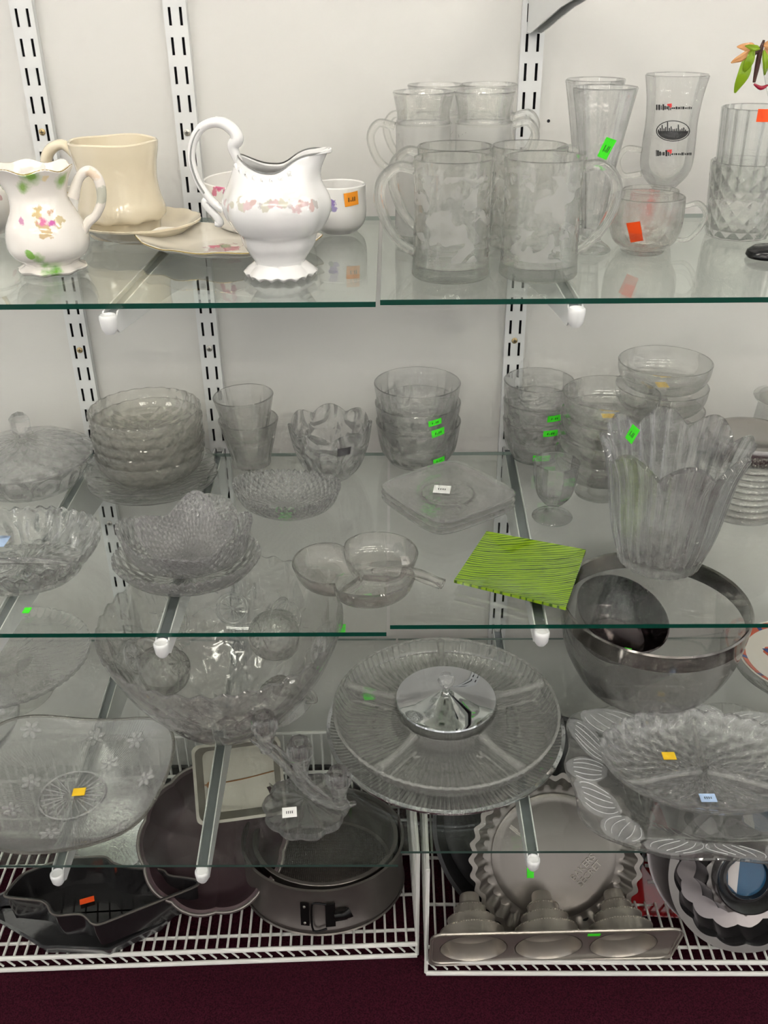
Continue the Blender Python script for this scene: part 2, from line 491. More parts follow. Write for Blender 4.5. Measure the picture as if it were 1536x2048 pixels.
# ------------------------------------------------------------------ slotted uprights
STD = [('first', at_y(165, 700, WY)), ('second', at_y(422, 697, WY)), ('third', at_y(1027, 681, WY))]
def upright_mesh():
    gs = []
    W, D, z0, z1, pitch, sl = 0.030, 0.012, 0.42, 2.3, 0.0347, 0.0212
    # front face with real slots: strips between and beside the slot columns
    cols = (-0.0072, 0.0072); sw = 0.0036
    xs = [-W/2, cols[0]-sw/2, cols[0]+sw/2, cols[1]-sw/2, cols[1]+sw/2, W/2]
    f = 0.0015
    for a, b in ((0, 1), (2, 3), (4, 5)):
        gs.append(box(((xs[a]+xs[b])/2, -D+f/2, (z0+z1)/2), (xs[b]-xs[a], f, z1-z0)))
    z = z0
    while z < z1:
        for a, b in ((1, 2), (3, 4)):
            h = pitch-sl
            gs.append(box(((xs[a]+xs[b])/2, -D+f/2, z+h/2), (xs[b]-xs[a], f, h)))
        z += pitch
    for s in (-1, 1):
        gs.append(box((s*(W/2-f/2), -D/2-0.0002, (z0+z1)/2), (f, D-0.0006, z1-z0)))
    g = join(*gs); g[3] = [0]*len(g[1])
    bk = box((0, -0.0016, (z0+z1)/2), (W-0.004, 0.001, z1-z0)); bk[3] = [1]*6
    return join(g, bk)
ug = upright_mesh()
um = None
screws = {0: [(83, 264, M_brass), (165, 700, M_brass), (230, 1046, M_screw)], 1: [(373, 265, M_screw), (422, 697, M_screw)], 2: [(1027, 681, M_brass), (1005, 1022, M_screw)]}
UPL = ['white slotted upright on the wall, leftmost, behind the cream mug and floral creamer',
       'white slotted upright on the wall just left of the white pitcher handle',
       'white slotted upright on the wall behind the etched glass mugs, right of centre']
for i, (nm, p) in enumerate(STD):
    t = thing('slotted_upright', UPL[i], 'shelf upright', (p.x, WY, 0), group='slotted wall uprights')
    if um is None: um = obj('channel', ug, [M_metalwhite, M_slot], t, smooth=0)
    else:
        c = um.copy(); COL.objects.link(c); c.parent = t
    for (sx, sy, sm) in screws[i]:
        q = at_y(sx, sy, WY-0.012)
        g = lathe([(0, 0), (0.0045, 0), (0.0044, 0.0012), (0.003, 0.002), (0, 0.0022)], 16)
        g = xf(g, Matrix.Translation((0, -0.0122, q.z)) @ Matrix.Rotation(pi/2, 4, 'X'))
        s1 = box((0, -0.0144, q.z), (0.005, 0.0004, 0.0008)); s2 = box((0, -0.0144, q.z), (0.0008, 0.0004, 0.005))
        g[3] = [0]*len(g[1]); s1[3] = [1]*6; s2[3] = [1]*6
        obj('screw', join(g, s1, s2), [sm, M_slot], t)
q = at_y(1097, 242, WY)
tag(obj('nail_hole', xf(lathe([(0, 0), (0.0025, 0), (0.002, 0.001), (0, 0.0012)], 10), Matrix.Translation((q.x, WY+0.0005, q.z)) @ Matrix.Rotation(pi/2, 4, 'X')), M_slot),
    'tiny dark nail in the bare wall left of the tall flared glasses', 'nail')

# ------------------------------------------------------------------ brackets
def bracket(label, i, z, tipx, tipy, length=None):
    """cantilever bracket hooked into upright i, carrying glass whose underside is at z; tip near photo point"""
    x0 = STD[i][1].x
    T = at_z(tipx, tipy, z)
    y0 = WY-0.0125
    dx, dy = T.x-x0, T.y-y0
    ln = math.hypot(dx, dy); ang = atan2(dx, -dy)
    if length: ln = length
    t = thing('shelf_bracket', label, 'shelf bracket', (x0, y0, z), (0, 0, ang), 'white shelf brackets')
    W = 0.016; f = 0.0016
    def side(s):   # tapered cheek plate
        x = s*(W/2-f/2)
        pts = [(0, 0), (ln-0.010, 0), (ln, -0.006), (ln, -0.016), (ln-0.006, -0.021), (ln*0.5, -0.046), (0.02, -0.078), (0.0, -0.078)]
        V, FC = [], []
        n = len(pts)
        for sx in (x-f/2, x+f/2):
            V += [(sx, -a, b) for a, b in pts]
        FC = [tuple(range(n)), tuple(range(n, 2*n))[::-1]] + [(k, n+k, n+(k+1) % n, (k+1) % n) for k in range(n)]
        return [V, FC, [None]*len(FC), None]
    obj('arm', join(side(-1), side(1)), M_metalwhite, t, smooth=0)
    obj('groove', box((0, -ln/2+0.003, -0.006), (W-2*f-0.0002, ln-0.012, 0.002)), M_groove, t, 'dark grey channel along the top of the bracket', smooth=0)
    # white rounded end cap
    g = tube([(0, -ln+0.012, -0.009), (0, -ln-0.006, -0.011)], 0.0115, 16, 1, flat=0.95)
    cap = lathe([(0, -0.021), (0.005, -0.020), (0.008, -0.015), (0.009, -0.005), (0.0088, -0.002), (0.0075, -0.0006), (0.0065, -0.003), (0, -0.003)], 24)
    cap = xf(cap, Matrix.Translation((0, -ln, 0)))
    obj('end_cap', cap, M_metalwhite, t, 'rounded white plastic end cap')
    for hz in (-0.012, -0.062):
        obj('hook', box((0, 0.003, hz), (0.003, 0.008, 0.014)), M_metalwhite, t, smooth=0)
    return t
GT = 0.006
bracket('white bracket under the upper left glass shelf, tip below the cream saucer', 1, TOPZ-GT-0.0005, 215, 628)
bracket('white bracket under the upper right glass shelf, tip below the clear mugs', 2, TOPZ-GT-0.0005, 1154, 614)
bracket('white bracket under the middle left glass shelf, tip over the punch bowl', 1, MIDZ-GT-0.0005, 322, 1283)
bracket('white bracket under the middle left shelf beneath the ribbed dish, mostly outside the photo', 0, MIDZ-GT-0.0005, -30, 1290)
bracket('white bracket under the middle right glass shelf, tip below the green plate', 2, MIDZ-GT-0.0005, 1084, 1260)
bracket('white bracket under the lowest left glass shelf, tip left of the springform pan', 1, LOWZ-0.0045, 403, 1740)
bracket('white bracket under the lowest left glass shelf beneath the frosted flower bowl', 0, LOWZ-0.0045, 113, 1745)
bracket('white bracket under the lowest right glass shelf, tip above the fluted tart pan', 2, LOWZ-0.0045, 1067, 1716)
b = bracket('white bracket at the very top of the photo, above the clear mugs', 2, 1.575, 1500, 1500, length=0.36)
b.rotation_euler = (0, 0, R(4))

# ------------------------------------------------------------------ glass shelves
M_side = principled('grey_green_glass_edge', (0.25, 0.32, 0.29), 0.2)
def shelf(label, xa, xb, z, pf, th, edge=M_edge):
    yf = at_z(pf[0], pf[1], z).y
    y1 = -0.002
    g = box(((xa+xb)/2, (yf+y1)/2, z-th/2), (xb-xa, y1-yf, th))
    # faces: 0 left,1 right,2 front,3 back,4 bottom,5 top
    g[3] = [2, 2, 1, 2, 0, 0]
    o = obj('glass_shelf', g, [M_shelf, edge, M_side], smooth=0)
    tag(o, label, 'glass shelf', 'glass shelves')
    return o
xs_t = (at_z(751, 608, TOPZ).x, at_z(760, 603, TOPZ).x)
xs_m = (at_z(773, 1262, MIDZ).x, at_z(780, 1254, MIDZ).x)
xs_l = (at_z(796, 1721, LOWZ).x, at_z(801, 1704, LOWZ).x)
M_edge2 = principled('dark_rough_glass_edge', (0.03, 0.06, 0.05), 0.3, spec=0.8)
shelf('upper left glass shelf with dark green edge, under the white pitcher', -1.3, xs_t[0], TOPZ, (400, 606), 0.0055)
shelf('upper right glass shelf with dark green edge, under the clear mugs', xs_t[1], 1.3, TOPZ, (1150, 597), 0.0055)
shelf('middle left glass shelf with dark green edge, under the crystal bowls and tumblers', -1.3, xs_m[0], MIDZ, (400, 1266), 0.0055)
shelf('middle right glass shelf with green edge, under the green plate and big vase', xs_m[1], 1.3, MIDZ, (1150, 1249), 0.0055)
shelf('lowest left glass shelf, under the punch bowl and candle holder', -1.3, xs_l[0], LOWZ, (400, 1730), 0.004, M_edge2)
shelf('lowest right glass shelf with a rough thin edge, under the divided relish tray', xs_l[1], 1.3, LOWZ, (1150, 1702), 0.004, M_edge2)

# ------------------------------------------------------------------ wire racks on the floor
def wire_rack(label, Lf, Rf, xback_l, xback_r):
    """Lf,Rf = front bottom corners (world, on the rack floor plane)"""
    ax = (Rf-Lf); W = ax.length; ang = atan2(ax.y, ax.x)
    t = thing('wire_rack', label, 'wire rack', (Lf.x, Lf.y, 0), (0, 0, ang), 'white wire racks')
    D = min(-0.02-Lf.y, -0.02-Rf.y)
    z = RACKZ; r = 0.0022; R1 = 0.0034
    floor = []
    n = int(W/0.0175)
    for i in range(n+1):
        x = W*i/n
        floor.append(tube([(x, D, z-0.002), (x, 0.004, z-0.002), (x, -0.001, z-0.002)], r, 6, 1))
    for y in (0.03, D*0.36, D*0.68, D-0.01):
        floor.append(tube([(0, y, z-0.007), (W, y, z-0.007)], 0.003, 8, 1))
    obj('floor_grid', join(*floor), M_wire, t)
    lip = [tube([(0, -0.002, z-0.001), (W, -0.002, z-0.001)], 0.004, 8, 1), tube([(0, -0.002, z-0.03), (W, -0.002, z-0.03)], 0.004, 8, 1)]
    obj('front_rail', lip[0], M_wire, t); obj('front_rail', lip[1], M_wire, t)
    tr = []
    m2 = int(W/0.0185)
    for i in range(m2):
        x = W*i/m2
        tr.append(tube([(x, 0.003, z-0.004), (x+W/m2*0.9, 0.003, z-0.027)], 0.0017, 6, 1))
    obj('lip_truss', join(*tr), M_wire, t)
    H = 0.215
    bk = []
    for i in range(n+1):
        x = W*i/n
        bk.append(tube([(x, D, z-0.002), (x, D, z+H)], r, 6, 1))
    for zz in (H, H*0.55, H*0.1):
        bk.append(tube([(0, D-0.003, z+zz), (W, D-0.003, z+zz)], 0.003, 8, 1))
    obj('back_grid', join(*bk), M_wire, t)
    for x in (0.0, W):
        sd = []
        k = int(D/0.028)
        for i in range(k+1):
            y = D*i/k
            sd.append(tube([(x, y, z-0.03 if i == 0 else z-0.004), (x, y, z+H)], r if 0 < i < k else 0.0035, 6, 1))
        sd.append(tube([(x, 0.006, z-0.03), (x, 0.006, z+H)], 0.003, 6, 1))
        for zz in (H, H-0.03, H*0.5, 0.0):
            sd.append(tube([(x, 0, z+zz), (x, D, z+zz)], 0.0028, 8, 1))
        obj('side_grid', join(*sd), M_wire, t)
    return t
a = at_z(-330, 1950, RACKZ-0.03); b_ = at_z(834, 1908, RACKZ-0.03)
wire_rack('white coated wire rack on the burgundy carpet, left one holding the springform pan', a, b_, 0, 0)
a2 = at_z(852, 1944, RACKZ-0.03); b2 = at_z(1850, 1946, RACKZ-0.03)
wire_rack('white coated wire rack on the burgundy carpet, right one holding the tiered cake mould', a2, b2, 0, 0)
# ================================================================== helpers for the wares
def HP(pos, px, py, dy=0.0):
    q = at_y(px, py, pos[1]+dy); return (q.x-pos[0], dy, q.z-pos[2])
def surf(pos, px, py, r, far=False):
    d = ray(px, py); o = CAM-Vector(pos)
    a = d.x*d.x+d.y*d.y; b = 2*(o.x*d.x+o.y*d.y); c = o.x**2+o.y**2-r*r
    D = max(0, b*b-4*a*c); t = (-b+(sqrt(D) if far else -sqrt(D)))/(2*a)
    return tuple(CAM+d*t-Vector(pos))
def sm(a, b, x):
    t = max(0, min(1, (x-a)/(b-a))); return t*t*(3-2*t)
def ware(name, label, cat, pos, g, mat, group=None, rot=0, part=None):
    """a one piece vessel, or a thing with a first part when part names it"""
    if part:
        t = thing(name, label, cat, pos, (0, 0, rot), group)
        obj(part, g, mat, t); return t
    o = obj(name, g, mat, loc=pos); o.rotation_euler = (0, 0, rot)
    return tag(o, label, cat, group)
def copy1(o, label, loc, rot=None):
    """copy of a one mesh thing or of an Empty, without its stickers"""
    return dup(o, label, loc, rot, skip=('price_sticker',))
CLEAR = (0.988, 0.99, 0.985)
G_clear = glass('clear_glass', CLEAR)
G_thick = glass('thick_clear_glass', (0.985, 0.988, 0.97))
# ================================================================== TOP LEFT SHELF
# floral creamer
pos = at_z(107, 540, TOPZ)
pr = PP(pos, [(58, 540), (64, 533), (50, 522), (70, 508), (80, 485), (76, 450), (60, 415), (53, 388), (60, 358), (72, 336)])
H = pr[-1][1]
ves = vessel(pr, 0.003, 0.008)
def cm(th, r, z, i):
    if z < 0.012: r *= 1+0.06*abs(cos(4*th)); z = z+0.0015*abs(sin(4*th)) if z < 0.004 else z
    w_ = sm(H*0.55, H, z)
    c = max(0, -cos(th))
    r = r*(1+0.03*w_*cos(6*th)) + w_*c**4*0.014
    z = z + w_*(0.0022*cos(6*th)+0.004*c**3)
    return r, z
def sp(px, py, r, col, rr, fz): p = surf(pos, px, py, r); return (p[0], p[1], p[2], rr, col, fz)
rb = pr[4][0]
spots = [sp(60, 350, rb*0.8, (0.25, 0.45, 0.10), 0.013, 0.4), sp(45, 375, rb*0.7, (0.30, 0.48, 0.14), 0.008, 0.5), sp(125, 360, rb*0.75, (0.25, 0.45, 0.10), 0.011, 0.4), sp(148, 378, rb*0.75, (0.36, 0.42, 0.15), 0.008, 0.5),
         sp(90, 350, rb*0.7, (0.85, 0.72, 0.45), 0.006, 1.0),
         sp(75, 425, rb*0.85, (0.62, 0.48, 0.25), 0.009, 1.3), sp(105, 420, rb*0.85, (0.66, 0.42, 0.28), 0.008, 1.3), sp(90, 462, rb*0.9, (0.60, 0.45, 0.25), 0.008, 1.4), sp(118, 440, rb*0.9, (0.60, 0.50, 0.30), 0.007, 1.4),
         sp(88, 438, rb*0.95, (0.70, 0.20, 0.38), 0.009, 0.7), sp(104, 444, rb*0.95, (0.62, 0.14, 0.42), 0.007, 0.7),
         sp(38, 440, rb*0.9, (0.62, 0.30, 0.45), 0.006, 0.9), sp(54, 428, rb*0.9, (0.70, 0.45, 0.50), 0.005, 0.9),
         sp(60, 512, rb, (0.25, 0.50, 0.10), 0.006, 0.7), sp(75, 520, rb, (0.25, 0.50, 0.08), 0.008, 0.5), sp(90, 538, rb*0.85, (0.18, 0.48, 0.05), 0.010, 0.5), sp(112, 545, rb*0.7, (0.18, 0.48, 0.05), 0.009, 0.5)]
M_cream1 = porcelain('floral_china', (0.86, 0.82, 0.76), spots)
t = thing('creamer', 'small white china creamer painted with pink roses and green leaves, scalloped rim', 'creamer', pos)
obj('body', lathe(ves, 120, cm), M_cream1, t)
obj('handle', tube([HP(pos, 146, 395), HP(pos, 158, 356), HP(pos, 178, 342), HP(pos, 198, 362), HP(pos, 203, 400), HP(pos, 192, 430), HP(pos, 176, 445), HP(pos, 168, 468)], [0.005, 0.004, 0.0045, 0.0045, 0.004, 0.0036, 0.004, 0.002], 12, 6, 1.3), porcelain('floral_china_handle', (0.86, 0.80, 0.72), [HP(pos, 200, 390)+(0.012, (0.55, 0.55, 0.45), 0.8), HP(pos, 185, 350)+(0.008, (0.75, 0.60, 0.45), 0.8)]), t)
gl = []
for j in range(61):
    th = 2*pi*j/60; r_, z_ = cm(th, pr[-1][0]-0.001, H+0.001, 0); gl.append((r_*cos(th), r_*sin(th), z_))
obj('gilt_rim', tube(gl, 0.0009, 6, 1), M_gold, t, 'thin worn gold line along the rim')

# covered sugar bowl at the left edge
pos = at_z(-28, 466, TOPZ)
pr = PP(pos, [(36, 468), (40, 460), (52, 445), (62, 415), (58, 385), (48, 362)])
W_ch = porcelain('sprigged_china', (0.84, 0.82, 0.77), [surf(pos, 5, 360, pr[3][0])+(0.009, (0.55, 0.45, 0.35), 1.2), surf(pos, 12, 372, pr[3][0])+(0.006, (0.35, 0.40, 0.25), 1.0), surf(pos, 2, 395, pr[3][0])+(0.005, (0.6, 0.4, 0.4), 1.0)])
t = thing('sugar_bowl', 'white china covered sugar bowl cut by the left edge, behind the floral creamer', 'sugar bowl', pos)
obj('bowl', lathe(vessel(pr, 0.0025, 0.005), 96, lambda th, r, z, i: (r*(1+0.02*cos(8*th)), z)), W_ch, t)
hz = pr[-1][1]
obj('lid', lathe([(0, hz+0.004), (pr[-1][0]*1.04, hz), (pr[-1][0]*1.05, hz+0.003), (pr[-1][0]*0.7, hz+0.012), (pr[-1][0]*0.25, hz+0.018), (0, hz+0.019)], 72), W_ch, t)
obj('finial', tube([(0, 0, hz+0.016), (-0.006, 0, hz+0.026), (0.002, 0, hz+0.034), (0.010, 0, hz+0.028), (0.006, 0, hz+0.018)], 0.003, 10, 5), M_gold, t, 'gilded curled finial')
obj('handle', tube([(pr[3][0]*0.95, 0, hz*0.75), (pr[3][0]+0.012, 0, hz*0.85), (pr[3][0]+0.022, 0, hz*0.6), (pr[3][0]+0.012, 0, hz*0.35), (pr[3][0]*0.92, 0, hz*0.3)], 0.0032, 10, 5), M_gold, t, 'curled handle picked out in gold')

# small cup behind creamer with gold curl
pos = at_z(180, 470, TOPZ)
pr = PP(pos, [(24, 470), (26, 465), (38, 452), (42, 425), (42, 395), (46, 378)])
M_cup = porcelain('red_flower_china', (0.86, 0.84, 0.80), [surf(pos, 174, 407, pr[4][0])+(0.006, (0.65, 0.10, 0.03), 0.8), surf(pos, 166, 417, pr[4][0])+(0.006, (0.55, 0.50, 0.10), 0.9), surf(pos, 178, 420, pr[4][0])+(0.005, (0.10, 0.14, 0.28), 0.9), surf(pos, 170, 428, pr[4][0])+(0.005, (0.15, 0.22, 0.12), 1.0)])
t = thing('teacup', 'small white teacup with a red and orange flower, seen through the creamer handle', 'teacup', pos)
obj('cup', lathe(vessel(pr, 0.002, 0.004), 72), M_cup, t)
zt = pr[-1][1]
obj('gilt_rim', lathe([(pr[-1][0], zt), (pr[-1][0]+0.0007, zt+0.0005), (pr[-1][0]-0.001, zt+0.0013)], 72), M_gold, t)
obj('handle', tube([(-pr[4][0]*0.95, 0, zt*0.85), (-pr[4][0]-0.014, 0, zt*0.95), (-pr[4][0]-0.016, 0, zt*0.55), (-pr[4][0]*0.9, 0, zt*0.35)], 0.0025, 10, 5), M_cup, t)

# cream saucer and cream mug
M_ivory = porcelain('ivory_glaze', (0.80, 0.71, 0.53), [])
spos = at_z(284, 476, TOPZ)
R_s = 118*pm(spos)
def scal(n, amp, zamp, rmax):
    def f(th, r, z, i):
        w_ = sm(rmax*0.6, rmax, r); return r*(1+amp*w_*abs(cos(n*th/2))), z+zamp*w_*abs(cos(n*th/2))
    return f
sa = [(R_s*0.48, 0), (R_s*0.52, 0.002), (R_s*0.75, 0.008), (R_s*0.92, 0.017), (R_s, 0.021)]
ware('saucer', 'large ivory scalloped saucer under the cream mug', 'saucer', spos, lathe(vessel(sa, 0.003, 0.004), 144, scal(14, 0.03, 0.001, R_s)), M_ivory)
pos = (spos.x-0.020, spos.y, spos.z+0.0045)
rr_ = pm(pos)
prm = [(66, 0), (70, 0.003), (72, 0.014), (76, 0.021), (83, 0.024), (85, 0.034), (79, 0.048), (75, 0.065), (77, 0.084), (82, 0.100), (84, 0.112)]
Hm = (zat(pos[0], pos[1], 282)-pos[2])
prm = [(a*rr_, b*Hm/0.112) for a, b in prm]
def mugmod(th, r, z, i):
    if r > 81*rr_ and 0.018 < z < 0.030: z += 0.0016*cos(9*th)
    w_ = sm(Hm*0.85, Hm, z); return r*(1+0.012*w_*cos(4*th)), z+0.0007*w_*cos(4*th+1)
t = ware('mug', 'wide cream glazed mug with wavy foot band standing on the ivory saucer', 'mug', pos, lathe(vessel(prm, 0.0035, 0.006), 120, mugmod), M_ivory, part='cup')
obj('handle', tube([(-75*rr_, 0, Hm*0.86), (-98*rr_, 0, Hm*0.97), (-128*rr_, 0, Hm*0.88), (-138*rr_, 0, Hm*0.62), (-118*rr_, 0, Hm*0.40), (-76*rr_, 0, Hm*0.28)], [0.006, 0.006, 0.007, 0.006, 0.005, 0.005], 14, 6, 1.4), M_ivory, t)

# leaf shaped floral plate
pos = at_z(466, 500, TOPZ)
s = pm(pos); A = 176*s; B = 0.082
def pl(th, r, z, i):
    w_ = sm(A*0.55, A, r)
    tip = max(0, -cos(th))**10
    return r*(1+w_*(0.02*cos(12*th)+0.07*tip)), z+w_*(0.0012*cos(12*th)+0.004*tip)
prf = [(A*0.5, 0), (A*0.53, 0.0018), (A*0.78, 0.006), (A*0.93, 0.011), (A, 0.0145)]
Mp = porcelain('ivory_floral_plate', (0.84, 0.80, 0.70), [(-0.012, -0.002, 0.004, 0.022, (0.55, 0.38, 0.36), 1.2), (0.002, -0.008, 0.004, 0.012, (0.50, 0.06, 0.14), 0.9), (-0.022, 0.004, 0.004, 0.010, (0.60, 0.10, 0.18), 0.9), (-0.010, 0.006, 0.004, 0.008, (0.20, 0.28, 0.12), 1.0)])
t = thing('plate', 'flat ivory oval plate with gold scalloped edge and a red rose spray', 'plate', pos)
obj('dish', lathe(vessel(prf, 0.0025, 0.0035), 180, pl, warp=lambda x, y, z: (x, y*B/A, z)), Mp, t)
gl = []
for j in range(121):
    th = 2*pi*j/120; r_, z_ = pl(th, A+0.0002, 0.0158, 0); gl.append((r_*cos(th), r_*sin(th)*B/A, z_))
obj('gilt_rim', tube(gl, 0.0007, 6, 1), M_gold, t, 'worn gold line on the scalloped edge')

# bowl with pink flowers behind pitcher
pos = at_z(532, 462, TOPZ)
pr = PP(pos, [(60, 462), (66, 458), (100, 440), (114, 405), (118, 358)])
Mb = porcelain('white_bowl_pink_flowers', (0.86, 0.84, 0.80), [surf(pos, 440, 372, pr[3][0])+(0.009, (0.62, 0.12, 0.25), 1.0), surf(pos, 430, 385, pr[3][0])+(0.007, (0.65, 0.20, 0.30), 1.1), surf(pos, 452, 388, pr[3][0])+(0.006, (0.50, 0.15, 0.25), 1.1)])
ware('bowl', 'white china bowl with pink flowers, mostly hidden behind the white pitcher', 'bowl', pos, lathe(vessel(pr, 0.0025, 0.004), 96), Mb)
# white cup with purple flowers and orange tag
pos = at_z(679, 462, TOPZ)
pr = PP(pos, [(34, 465), (38, 461), (50, 448), (55, 425), (55, 395), (55, 372)])
Mc = porcelain('white_cup_purple_flowers', (0.86, 0.85, 0.82), [surf(pos, 662, 408, pr[4][0])+(0.006, (0.30, 0.22, 0.50), 1.3), surf(pos, 668, 418, pr[4][0])+(0.004, (0.35, 0.30, 0.55), 1.3), surf(pos, 658, 420, pr[4][0])+(0.004, (0.30, 0.35, 0.30), 1.3)])
t = ware('cup', 'plain white china cup with purple flowers and an orange price tag', 'cup', pos, lathe(vessel(pr, 0.0028, 0.005), 96), Mc)
sticker(t, pos, 703, 398, pr[4][0]+0.0004, 31, 26, M_orange, 0.08)

# white pitcher
pos = at_z(562, 549, TOPZ)
pr = PP(pos, [(66, 550), (70, 543), (62, 533), (50, 522), (58, 508), (70, 488), (76, 468), (88, 456), (102, 432), (107, 405), (98, 378), (80, 356), (66, 342), (62, 333)])
H = pr[-1][1]; e_r = 52*pm(pos); zr = zat(pos.x, pos.y, 288)-zat(pos.x, pos.y, 333)
zn = pr[10][1]
def pit(th, r, z, i):
    if z < 0.014:
        r *= 1+0.10*abs(cos(3*th))-0.04; z = z+0.003*abs(sin(9*th))*sm(0.008, 0.0, z)
    else: r *= 1+0.025*cos(8*th)*sm(0.02, 0.04, z)*sm(H, zn, z)
    w_ = sm(zn, H, z); c = max(0, cos(th)); d = max(0, -cos(th))
    k = sm(zn, H, z)
    r = r + w_*w_*c**5*e_r + w_*d**3*0.006
    lift = w_**1.2*(c**2*zr) + w_*d**3*0.010
    z = z + lift - 0.010*c**8*sm(H*0.97, H*1.01, z)
    z = z - w_*0.004*sin(th)**2
    return r, z
flor = []
rb = pr[9][0]
rnd = random.Random(3)
for q in range(22):
    x = 448+q*9.3; y = 408+9*sin(q*1.7)+rnd.uniform(-6, 6)
    col = rnd.choice([(0.62, 0.45, 0.42), (0.66, 0.50, 0.50), (0.55, 0.52, 0.50), (0.60, 0.58, 0.48)])
    flor.append(surf(pos, x-2, y, rb)+(rnd.uniform(0.0035, 0.0060), col, 1.3))
M_pit = porcelain('white_sprigged_china', (0.84, 0.835, 0.82), flor)
M_pit2 = porcelain('white_china', (0.84, 0.835, 0.82), [])
t = thing('pitcher', 'tall ornate white china pitcher with curled handle and silver trimmed spout', 'pitcher', pos)
obj('body', lathe(vessel(pr, 0.003, 0.012), 160, pit), M_pit, t)
hp = [HP(pos, *q) for q in [(500, 347), (484, 335), (472, 312), (466, 292), (474, 278), (468, 262), (448, 247), (425, 245), (402, 256), (387, 282), (383, 318), (393, 355), (410, 385), (430, 408), (446, 420)]]
hr = [0.003, 0.0042, 0.005, 0.0062, 0.007, 0.0065, 0.006, 0.0052, 0.0048, 0.0045, 0.0042, 0.0040, 0.0042, 0.0045, 0.004]
obj('handle', tube(hp, hr, 14, 5, 1.3), M_pit2, t)
obj('curl', tube([HP(pos, *q) for q in [(428, 405), (414, 400), (410, 406), (418, 418), (432, 432), (440, 446), (430, 447)]], [0.0035, 0.0040, 0.004, 0.004, 0.0042, 0.0045, 0.003], 12, 5), M_pit2, t, 'small scrolled curl at the foot of the handle')
obj('thumb_rest', tube([HP(pos, *q) for q in [(440, 250), (436, 240), (430, 236)]], [0.004, 0.0035, 0.002], 10, 4), M_pit2, t)
obj('trim_line', tube([(a[0], a[1]-0.0052, a[2]) for a in hp[:13]], 0.0010, 6, 5), M_silverline, t, 'thin worn platinum line along the handle')
gl = []
for j in range(121):
    th = 2*pi*j/120; r_, z_ = pit(th, pr[-1][0]-0.0012, H+0.0012, 0); gl.append((r_*cos(th), r_*sin(th), z_+0.0004))
obj('trim_line', tube(gl, 0.0009, 6, 1), M_silverline, t, 'thin worn platinum line along the rim')
for q in range(9):      # raised scrolls below the rim
    th = -pi*0.92+q*0.26
    if q > 7: break
    pts = []
    for u in range(6):
        a_ = th+0.03*u; r_, z_ = pit(a_, pr[-2][0]+0.001, H*0.935+0.003*sin(u*1.2), 0); pts.append((r_*cos(a_), r_*sin(a_), z_))
    obj('scroll', tube(pts, [0.0014, 0.0024, 0.0018, 0.0026, 0.002, 0.001], 8, 3), M_pit2, t)

# ================================================================== TOP RIGHT SHELF
pos = at_d(901, 1.035, TOPZ)
pr = PP(pos, [(75, 550), (78, 545), (77, 530), (76, 500), (76, 450), (77, 380), (82, 318)])
Hh = pr[-1][1]
G_mug = glass('etched_mug_glass', (0.988, 0.99, 0.975), frost=(0.022, Hh*0.90, 0.45, 34, 0.07), haze=0.015)
t = thing('glass_mug', 'clear etched glass mug with thick base and left handle, front left of the mugs', 'glass mug', pos, group='clear etched glass mugs')
obj('cup', lathe(vessel(pr, 0.0026, 0.012), 96), G_mug, t)
hl = [HP(pos, *q) for q in [(830, 338), (795, 333), (764, 362), (760, 405), (778, 455), (804, 488), (830, 505)]]
obj('handle', tube(hl, [0.006, 0.0055, 0.006, 0.006, 0.0055, 0.005, 0.005], 14, 6, 1.2), G_thick, t)
mug0 = t
p2 = at_d(1075, 1.035, TOPZ)
dup(mug0, 'clear etched glass mug with its handle to the right, beside the front left mug', p2, (0, 0, pi))
dup(mug0, 'clear etched glass mug directly behind the front left mug', at_d(905, 1.118, TOPZ), (0, 0, R(-25)))
dup(mug0, 'clear etched glass mug directly behind the right handled mug', at_d(1047, 1.118, TOPZ), (0, 0, R(205)))
# tall frosted band mugs
pos = at_d(844, 1.20, TOPZ)
pr = PP(pos, [(50, 478), (54, 474), (54, 450), (54, 380), (54, 300), (55, 246), (53, 236), (54, 220), (60, 190), (62, 184)])
G_beer = glass('frosted_band_glass', (0.988, 0.99, 0.98), frost=(0.01, pr[5][1], 0.7, 90, 0.07), haze=0.015)
t = thing('beer_mug', 'tall glass mug with frosted snowflake band, handle left, behind the etched mugs', 'glass mug', pos, group='tall frosted glass mugs')
obj('cup', lathe(vessel(pr, 0.0025, 0.010), 96), G_beer, t)
zz = [zat(pos.x, pos.y, q)-pos.z for q in (252, 246, 275, 320, 345)]
obj('handle', tube([(-54*pm(pos), 0, zz[0]), (-85*pm(pos), 0, zz[1]), (-100*pm(pos), 0, zz[2]), (-85*pm(pos), 0, zz[3]), (-54*pm(pos), 0, zz[4])], 0.0050, 12, 6, 1.3), G_thick, t)
rim_r = pr[5][0]
obj('ridge', lathe([(rim_r, pr[5][1]-0.0016), (rim_r+0.0016, pr[5][1]), (rim_r, pr[5][1]+0.0016)], 72), G_thick, t, 'raised ring at the top of the frosted band')
dup(t, 'tall glass mug with frosted snowflake band, handle right, before the third upright', at_d(958, 1.20, TOPZ), (0, 0, pi))
dup(t, 'tall frosted band glass mug in the back row, left of two, rim just showing', at_d(868, 1.287, TOPZ), (0, 0, R(0)))
dup(t, 'tall frosted band glass mug in the back row, right of two, rim just showing', at_d(966, 1.287, TOPZ), (0, 0, R(180)))
